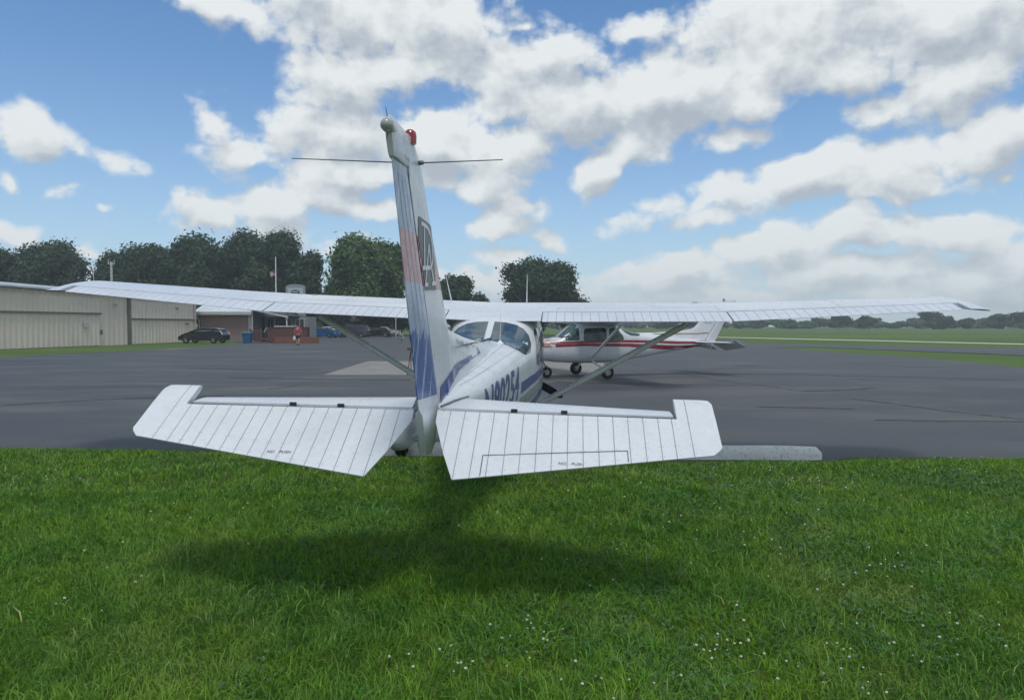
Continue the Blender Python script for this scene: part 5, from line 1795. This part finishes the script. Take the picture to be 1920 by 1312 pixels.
# ------------------------------------------------------------------ cars
def car(name, label, col, loc, rz, kind='hatch', L=4.4, Wd=1.76, H=1.5, light_rear=True):
    root = empty(name, loc, (0, 0, rz), label=label, cat='car', group='parked cars by the office')
    h = L / 2
    if kind == 'hatch':
        prof = [(-h, .42), (-h + .02, .80), (-h + .10, 1.02), (-h + .38, H - .16), (-h + .75, H - .05), (-.55, H), (-.05, H - .02), (.45, H - .14), (1.15, 1.03), (1.45, .93), (h - .35, .76), (h - .08, .62), (h, .48), (h - .02, .28), (-h + .05, .26)]
        gl = [(-h + .62, 1.0), (-h + .80, H - .17), (-.55, H - .10), (-.08, H - .12), (.36, H - .22), (.98, 1.0)]
        bs, ws, rs = 1.0, (.55, 1.28, .98, 1.02), None
    elif kind == 'suv':
        prof = [(-h, .45), (-h, .95), (-h + .10, 1.12), (-h + .32, H - .05), (-h + .6, H), (.35, H - .02), (.75, H - .14), (1.25, 1.14), (h - .25, 1.02), (h - .04, .86), (h, .50), (h - .03, .34), (-h + .04, .34)]
        gl = [(-h + .45, 1.12), (-h + .60, H - .14), (.32, H - .13), (.68, H - .22), (1.12, 1.14)]
    else:
        prof = [(-h, .45), (-h + .02, .78), (-h + .15, .92), (-h + .75, .98), (-h + 1.35, H - .06), (-h + 1.75, H), (.25, H - .01), (.62, H - .12), (1.25, .98), (h - .35, .84), (h - .06, .66), (h, .45), (h - .03, .26), (-h + .05, .26)]
        gl = [(-h + .98, .95), (-h + 1.42, H - .15), (-h + 1.75, H - .10), (.22, H - .11), (.55, H - .20), (1.10, .96)]
    belt = .95
    def tw(x, z):   # half width at (x, z)
        w = Wd / 2
        if z > belt: w *= 1 - .26 * (z - belt) / max(.1, H - belt)
        if z < .4: w *= .96
        w *= 1 - .10 * max(0, (abs(x) - (h - .6)) / .6) ** 2
        return w
    # finer outline
    fine = []
    for (a, b_) in zip(prof, prof[1:] + prof[:1]):
        for k in range(3): fine.append((a[0] + (b_[0] - a[0]) * k / 3, a[1] + (b_[1] - a[1]) * k / 3))
    bm = bmesh.new(); rings = []
    cz = .75
    for t, k in ((-1, .93), (-.93, .985), (-.8, 1), (0, 1), (.8, 1), (.93, .985), (1, .93)):
        rings.append([Vector(((x) * (1 - (1 - k) * .25), t * tw(x, z), cz + (z - cz) * (1 - (1 - k) * .7))) for x, z in fine])
    loft(bm, rings)
    body = obj('body', bm, col, root, smooth=35)
    bv = bvh_of(body)
    def dec(nm, poly, ax_, m_, par, off=.006, g_=.2):
        b = poly2d(poly)
        bmesh.ops.triangulate(b, faces=b.faces)
        dirs = {'+y': (lambda u, v: Vector((u, 5, v)), Vector((0, -1, 0))), '-y': (lambda u, v: Vector((u, -5, v)), Vector((0, 1, 0))),
                '+x': (lambda u, v: Vector((6, u, v)), Vector((-1, 0, 0))), '-x': (lambda u, v: Vector((-6, u, v)), Vector((1, 0, 0)))}[ax_]
        for k_ in (0, 1):
            lo = min(v.co[k_] for v in b.verts); hi = max(v.co[k_] for v in b.verts); t = math.ceil(lo / g_) * g_
            while t < hi:
                nrm = Vector((1, 0, 0)) if k_ == 0 else Vector((0, 1, 0))
                bmesh.ops.bisect_plane(b, geom=b.verts[:] + b.edges[:] + b.faces[:], plane_co=nrm * t, plane_no=nrm, dist=1e-5); t += g_
        bad = []
        for v in b.verts:
            hh, n_, i_, d_ = bv.ray_cast(dirs[0](v.co.x, v.co.y), dirs[1])
            if hh is None: bad.append(v); continue
            if n_.dot(dirs[1]) > 0: n_ = -n_
            v.co = hh + n_ * off
        if bad: bmesh.ops.delete(b, geom=bad, context='VERTS')
        if not b.faces: b.free(); return None
        return obj(nm, b, m_, par, smooth=30)
    xs = [p[0] for p in gl]; xm = (min(xs) + max(xs)) / 2
    for ax_ in ('+y', '-y'):
        # split the side glass in two by the door pillar
        def clip(poly, x0, x1):
            b = poly2d(poly)
            bmesh.ops.bisect_plane(b, geom=b.verts[:] + b.edges[:] + b.faces[:], plane_co=(x0, 0, 0), plane_no=(-1, 0, 0), clear_outer=True)
            bmesh.ops.bisect_plane(b, geom=b.verts[:] + b.edges[:] + b.faces[:], plane_co=(x1, 0, 0), plane_no=(1, 0, 0), clear_outer=True)
            fs = sorted(b.faces, key=lambda f: -f.calc_area())
            pts = [(l.vert.co.x, l.vert.co.y) for l in fs[0].loops]; b.free()
            return pts
        dec('side_window', clip(gl, min(xs) - .01, xm - .04), ax_, m_carglass, body)
        dec('side_window', clip(gl, xm + .04, max(xs) + .01), ax_, m_carglass, body)
    ww = Wd / 2 * .70
    zg0 = 1.0 if kind != 'suv' else 1.16
    dec('windshield', [(-ww - .04, zg0 + .03), (ww + .04, zg0 + .03), (ww - .1, H - .16), (-ww + .1, H - .16)], '+x', m_carglass, body, g_=.12)
    dec('rear_window', [(-ww, zg0 + .06), (ww, zg0 + .06), (ww - .1, H - .16), (-ww + .1, H - .16)], '-x', m_carglass, body, g_=.12)
    for s in (-1, 1):
        y0, y1 = s * Wd * .28, s * Wd * .43
        dec('headlight', [(y0, .60), (y1, .60), (y1, .74), (y0, .72)], '+x', m_lamp_glass, body, g_=.1)
        dec('tail_light', [(y0 + s * .05, .82), (y1, .82), (y1, 1.0 if kind == 'sedan' else 1.15), (y0 + s * .08, 1.0 if kind == 'sedan' else 1.15)], '-x', m_redlamp if kind != 'hatch' else m_lamp_glass, body, g_=.1)
        bm = bmesh.new()
        box(bm, .75, .88, min(s * (Wd / 2 - .06), s * (Wd / 2 + .12)), max(s * (Wd / 2 - .06), s * (Wd / 2 + .12)), .98, 1.10)
        bmesh.ops.bevel(bm, geom=bm.edges[:], offset=.02, segments=2, affect='EDGES')
        obj('wing_mirror', bm, col, root)
        for xw in (-h + .82, h - .85):
            wc = Vector((xw, s * (Wd / 2 - .10), .33))
            bm = bmesh.new()
            M = Matrix.Translation(wc) @ Matrix.Rotation(R(90), 4, 'X')
            lathe(bm, [(.21, -.10), (.25, -.12), (.31, -.11), (.33, -.07), (.33, .07), (.31, .11), (.25, .12), (.21, .10)], M, 26)
            ty = obj('wheel', bm, m_rubber, root, smooth=40)
            bm = bmesh.new()
            lathe(bm, [(.195, -s * -.115), (.215, -s * -.12), (.215, s * .0)], M, 26)
            for k in range(6):
                a = k * math.pi / 3
                q = Matrix.Translation(wc) @ Matrix.Rotation(a, 4, 'Y')
                box(bm, -.03, .03, min(s * .10, s * .125), max(s * .10, s * .125), .03, .20, M=q)
            lathe(bm, [(0, -s * .13), (.05, -s * .125), (.055, -s * .09)], M, 12)
            obj('rim', bm, m_metal, ty)
            # dark wheel arch
            bm = bmesh.new()
            arc = [(xw + .39 * math.cos(t), .33 + .39 * math.sin(t)) for t in [math.pi * (-.08 + 1.16 * i / 14) for i in range(15)]]
            dec_poly = [p for p in arc]
            bm.free()
            dec('wheel_arch', dec_poly, '+y' if s > 0 else '-y', m_black, body, .003, .1)
    return root
k_ = R(180)
c = G(377, 643.6); car('hatchback_car', 'black hatchback parked against the hangar wall beside the office', carpaint('black_car_paint', (.012, .013, .016)), (c.x, c.y + .7, 0), R(172), 'hatch', 4.4, 1.72, 1.46)
c = G(593, 634); car('sports_car', 'metallic blue coupe partly behind the wooden ramp', carpaint('blue_car_paint', (.02, .10, .27)), (c.x, 97, 0), R(-12), 'sedan', 4.5, 1.8, 1.32)
c = U(620, 630, 108); car('white_car', 'white sedan parked behind the blue coupe', carpaint('white_car_paint', (.62, .66, .68)), (c.x, 108, 0), R(2), 'sedan', 4.7, 1.8, 1.45)
c = U(661, 630, 99); car('suv_car', 'dark maroon SUV parked right of the white sedan', carpaint('maroon_car_paint', (.035, .022, .026)), (c.x, 99, 0), R(176), 'suv', 4.5, 1.85, 1.68)
c = U(707, 630, 103); car('dark_sedan_car', 'dark grey sedan parked right of the SUV', carpaint('dark_car_paint', (.022, .025, .03)), (c.x, 103, 0), R(-10), 'sedan', 4.7, 1.8, 1.42)
c = U(722, 628, 112); car('silver_car', 'silver sedan at the right end of the parked row', carpaint('silver_car_paint', (.42, .45, .46)), (c.x, 112, 0), R(-14), 'sedan', 4.6, 1.8, 1.42)
c = U(690, 628, 112); car('silver_car', 'silver sedan just showing between the SUV and dark sedan', carpaint('silver_car_paint', (.42, .45, .46)), (c.x, 112, 0), R(10), 'sedan', 4.6, 1.8, 1.42)

# ------------------------------------------------------------------ people
def skinned(name, chains, m_, parent, sub=1):
    """one continuous surface grown over connected joints. chains: list of lists of (point, radius); shared points join"""
    pts, rad, edges = [], [], []
    def idx(p, r_):
        for i, q in enumerate(pts):
            if (Vector(q) - Vector(p)).length < 1e-4: return i
        pts.append(tuple(p)); rad.append(r_); return len(pts) - 1
    for ch in chains:
        prev = None
        for p, r_ in ch:
            i = idx(p, r_)
            if prev is not None and prev != i: edges.append((prev, i))
            prev = i
    me = bpy.data.meshes.new(name); me.from_pydata(pts, edges, []); me.update()
    o = bpy.data.objects.new(name, me); C.objects.link(o)
    sk = o.modifiers.new('skin', 'SKIN'); sk.use_smooth_shade = True
    for i, r_ in enumerate(rad):
        rr = r_ if isinstance(r_, (tuple, list)) else (r_, r_)
        me.skin_vertices[0].data[i].radius = rr
    me.skin_vertices[0].data[0].use_root = True
    sb = o.modifiers.new('sub', 'SUBSURF'); sb.levels = sub; sb.render_levels = sub
    bpy.context.view_layer.update()
    m2 = bpy.data.meshes.new_from_object(o.evaluated_get(bpy.context.evaluated_depsgraph_get()))
    bpy.data.objects.remove(o)
    m2.name = name
    m2.materials.clear(); m2.materials.append(m_)
    for p in m2.polygons: p.use_smooth = True
    o = bpy.data.objects.new(name, m2); C.objects.link(o); o.parent = parent
    return o
def hand(chains, w, d, s):
    """palm, four fingers and a thumb, lightly curled; w wrist, d direction of the forearm"""
    w, d = Vector(w), Vector(d).normalized()
    side = d.cross(Vector((1, 0, 0)));
    if side.length < .1: side = Vector((0, 1, 0))
    side.normalize()
    curl = Vector((-s, 0, 0)) * .35
    palm = w + d * .06
    chains.append([(tuple(w), .026), (tuple(palm), (.030, .018))])
    for k, L in ((-1.5, .065), (-.5, .078), (.5, .080), (1.5, .070)):
        a = palm + d * .03 + side * .016 * k
        b = a + d * L * .5 + curl * L * .25; c_ = b + d * L * .4 + curl * L * .8
        chains.append([(tuple(palm), (.030, .018)), (tuple(a), .0095), (tuple(b), .0085), (tuple(c_), .007)])
    a = w + d * .035 + side * -.034; b = a + d * .035 + side * -.014 + curl * .02
    chains.append([(tuple(palm), (.030, .018)), (tuple(a), .011), (tuple(b), .009)])
def person_walk(loc, rz, label):
    root = empty('person', loc, (0, 0, rz), label=label, cat='person')
    pel = (0, 0, .93)
    neck = (0, .01, 1.47)
    LL = [((-.10, 0, .88), .085), ((-.11, .10, .50), .055), ((-.11, .02, .10), .036), ((-.11, .10, .045), .038), ((-.11, .17, .03), .028)]
    LR = [((.10, 0, .88), .085), ((.105, -.05, .50), .055), ((.10, -.30, .17), .036), ((.10, -.26, .06), .034), ((.10, -.19, .035), .026)]
    arms = {}
    ch = [[(pel, .13), ((0, 0, 1.12), (.15, .10)), ((0, .01, 1.33), (.17, .11)), (neck, .060), ((0, .02, 1.555), .050), ((0, .03, 1.63), (.075, .09)), ((0, .03, 1.70), (.068, .085))],
          [(pel, .13)] + LL, [(pel, .13)] + LR]
    aL = [((0, .01, 1.33), (.17, .11)), ((-.20, .0, 1.39), .055), ((-.27, -.06, 1.12), .042), ((-.28, .03, .88), .028)]
    aR = [((0, .01, 1.33), (.17, .11)), ((.20, .0, 1.39), .055), ((.27, -.05, 1.12), .042), ((.29, .09, .89), .028)]
    ch += [aL, aR]
    hand(ch, (-.28, .03, .88), (0, .1, -1), -1); hand(ch, (.29, .09, .89), (.02, .15, -1), 1)
    body = skinned('body', ch, m_skin, root)
    skinned('shirt', [[((0, 0, .90), (.165, .125)), ((0, 0, 1.12), (.170, .125)), ((0, .01, 1.33), (.195, .13)), ((0, .01, 1.45), (.085, .075))],
                      [((0, .01, 1.33), (.195, .13)), ((-.205, .0, 1.385), .075), ((-.25, -.035, 1.22), .062)], [((0, .01, 1.33), (.195, .13)), ((.205, .0, 1.385), .075), ((.25, -.03, 1.22), .062)]], m_pink, root)
    skinned('shorts', [[((0, 0, .92), (.160, .12)), ((-.10, .01, .80), .105), ((-.115, .09, .53), .088)], [((0, 0, .92), (.160, .12)), ((.10, .0, .80), .105), ((.105, -.04, .53), .088)]], m_shorts, root)
    for pts in ([((-.11, -.03, .06), .045), ((-.11, .08, .045), .047), ((-.11, .20, .03), .035)], [((.10, -.33, .12), .045), ((.10, -.25, .06), .047), ((.10, -.14, .03), .035)]):
        skinned('shoe', [pts], m_rubber, root)
    skinned('hair', [[((0, .0, 1.60), (.080, .085)), ((0, .01, 1.68), (.086, .098)), ((0, .02, 1.735), (.070, .080))]], m_hair, root)
    for s in (-1, 1):
        pass
    return root
c = G(559, 647)
pw = person_walk((c.x, c.y, 0), R(4), 'person in red shirt and dark shorts walking away towards the office')
# white paper bag held in the left hand
bm = bmesh.new()
random.seed(4)
loft(bm, [[Vector((sx * w + random.uniform(-.02, .02), sy * w * .4, z)) for sx, sy in ((-1, -1), (1, -1), (1, 1), (-1, 1))] for z, w in ((.42, .07), (.50, .12), (.66, .11), (.78, .045), (.82, .02))])
bag = obj('paper_bag', bm, m_whitecloth, None, label='crumpled white bag in the left hand of the person in red', cat='bag')
bag.location = (c.x - .30, c.y + .04, 0)
def person_crouch(loc, rz, label):
    root = empty('person', loc, (0, 0, rz), label=label, cat='person')
    pel = (0, 0, .42)
    ch = [[(pel, .13), ((.10, .0, .62), (.14, .11)), ((.24, 0, .80), (.16, .11)), ((.32, 0, .90), .055), ((.36, 0, .96), .05), ((.41, 0, 1.02), (.085, .08)), ((.43, 0, 1.09), (.078, .07))],
          [(pel, .13), ((.05, .10, .42), .085), ((.42, .14, .50), .058), ((.22, .13, .10), .036), ((.34, .13, .04), .034)],
          [(pel, .13), ((.05, -.10, .42), .085), ((.40, -.14, .46), .058), ((.16, -.14, .10), .036), ((.28, -.14, .04), .034)]]
    ch += [[((.24, 0, .80), (.16, .11)), ((.27, .19, .80), .052), ((.42, .20, .56), .04), ((.58, .14, .36), .028)], [((.24, 0, .80), (.16, .11)), ((.27, -.19, .80), .052), ((.42, -.20, .56), .04), ((.60, -.12, .34), .028)]]
    hand(ch, (.58, .14, .36), (.6, 0, -.8), 1); hand(ch, (.60, -.12, .34), (.6, 0, -.8), -1)
    skinned('body', ch, m_skin, root)
    skinned('shirt', [[((0, 0, .42), (.16, .14)), ((.10, .0, .62), (.17, .13)), ((.24, 0, .80), (.18, .13)), ((.31, 0, .88), .08)], [((.24, 0, .80), (.18, .13)), ((.27, .20, .79), .07), ((.36, .21, .65), .058)], [((.24, 0, .80), (.18, .13)), ((.27, -.20, .79), .07), ((.36, -.21, .65), .058)]], m_greycloth, root)
    skinned('trousers', [[((0, 0, .40), (.15, .14)), ((.05, .11, .42), .10), ((.42, .14, .50), .072), ((.22, .13, .12), .052)], [((0, 0, .40), (.15, .14)), ((.05, -.11, .42), .10), ((.40, -.14, .46), .072), ((.16, -.14, .12), .052)]], m_greycloth, root)
    skinned('hair', [[((.40, 0, 1.05), (.088, .085)), ((.42, 0, 1.11), (.080, .075))]], m_hair, root)
    return root
c = G(755, 643)
person_crouch((c.x + .1, c.y, 0), R(186), 'person in grey clothes crouching down beside the dark utility cart')
def person_stand(loc, rz, label):
    root = empty('person', loc, (0, 0, rz), label=label, cat='person')
    pel = (0, 0, .93)
    ch = [[(pel, .13), ((0, 0, 1.12), (.15, .10)), ((0, .01, 1.33), (.17, .11)), ((0, .01, 1.47), .06), ((0, .02, 1.555), .05), ((0, .03, 1.63), (.075, .09)), ((0, .03, 1.70), (.068, .085))]]
    for s in (-1, 1):
        ch.append([(pel, .13), ((s * .10, 0, .88), .085), ((s * .12, .02, .50), .055), ((s * .12, 0, .10), .036), ((s * .12, .10, .03), .034)])
        ch.append([((0, .01, 1.33), (.17, .11)), ((s * .20, 0, 1.39), .055), ((s * .27, -.02, 1.12), .042), ((s * .27, .10, .90), .028)])
        hand(ch, (s * .27, .10, .90), (0, .3, -1), s)
    skinned('body', ch, m_skin, root)
    skinned('shirt', [[((0, 0, .92), (.165, .125)), ((0, 0, 1.12), (.17, .125)), ((0, .01, 1.33), (.195, .13)), ((0, .01, 1.45), (.085, .075))]] + [[((0, .01, 1.33), (.195, .13)), ((s * .205, 0, 1.385), .075), ((s * .26, -.02, 1.2), .06)] for s in (-1, 1)], m_greencloth, root)
    skinned('trousers', [[((0, 0, .92), (.16, .12)), ((s * .10, .0, .82), .105), ((s * .12, .02, .50), .085), ((s * .12, 0, .10), .065)] for s in (-1, 1)], m_greencloth, root)
    bm = bmesh.new()
    lathe(bm, [(.17, 1.70), (.175, 1.715), (.10, 1.73), (.095, 1.79), (.06, 1.83), (0, 1.84)], Matrix.Translation((0, .02, 0)), 20)
    obj('hat', bm, m_whitecloth, root, smooth=50)
    return root
c = G(760, 641)
person_stand((c.x + .1, c.y + 3.5, 0), R(160), 'person in dark green clothes and white brimmed hat standing behind the crouching person')
# dark utility cart beside them
c = G(772, 643)
root = empty('utility_cart', (c.x + .6, c.y + .4, 0), label='dark small-wheeled utility cart mostly hidden behind the airplane rudder', cat='cart')
bm = bmesh.new(); box(bm, -.75, .75, -.4, .4, .45, .62); box(bm, -.75, -.1, -.38, .38, .62, 1.05); box(bm, .55, .62, -.38, .38, .62, 1.25)
bmesh.ops.bevel(bm, geom=bm.edges[:], offset=.03, segments=2, affect='EDGES')
obj('body', bm, m_greencloth, root)
bm = bmesh.new(); box(bm, -.05, .45, -.3, .3, .62, .75); box(bm, .40, .50, -.3, .3, .75, 1.1); obj('seat', bm, m_greycloth, root)
for sx in (-.5, .5):
    for sy in (-.38, .38):
        bm = bmesh.new(); lathe(bm, [(0, -.08), (.12, -.08), (.24, -.09), (.27, -.05), (.27, .05), (.24, .09), (.12, .08), (0, .08)], Matrix.Translation((sx, sy, .27)) @ Matrix.Rotation(R(90), 4, 'X'), 20)
        obj('wheel', bm, m_rubber, root, smooth=40)
# rusty stand near the left wing strut
c = G(765, 703)
root = empty('rusty_stand', (c.x, c.y, 0), label='thin rusty post with a small dark top on the concrete pad', cat='stand')
bm = bmesh.new(); tube(bm, [(-.02, 0, 0), (.10, .02, .85)], .018, 6); tube(bm, [(.10, .02, 0.0), (.10, .02, .85)], .014, 6)
obj('legs', bm, m_rust, root)
bm = bmesh.new(); box(bm, -.02, .22, -.06, .10, .85, .93); obj('head', bm, m_rust, root)

# ------------------------------------------------------------------ haze: the air itself
hm = bpy.data.materials.new('haze_air'); hm.use_nodes = True
hn = hm.node_tree; hn.nodes.clear()
ho = hn.nodes.new('ShaderNodeOutputMaterial'); hv = hn.nodes.new('ShaderNodeVolumePrincipled')
hv.inputs['Color'].default_value = (.84, .92, .98, 1); hv.inputs['Density'].default_value = .0009; hv.inputs['Anisotropy'].default_value = .2
hn.links.new(hv.outputs[0], ho.inputs['Volume'])
bm = bmesh.new(); box(bm, -730, 730, -50, 730, -3, 22)
obj('haze', bm, hm, None, kind='stuff')
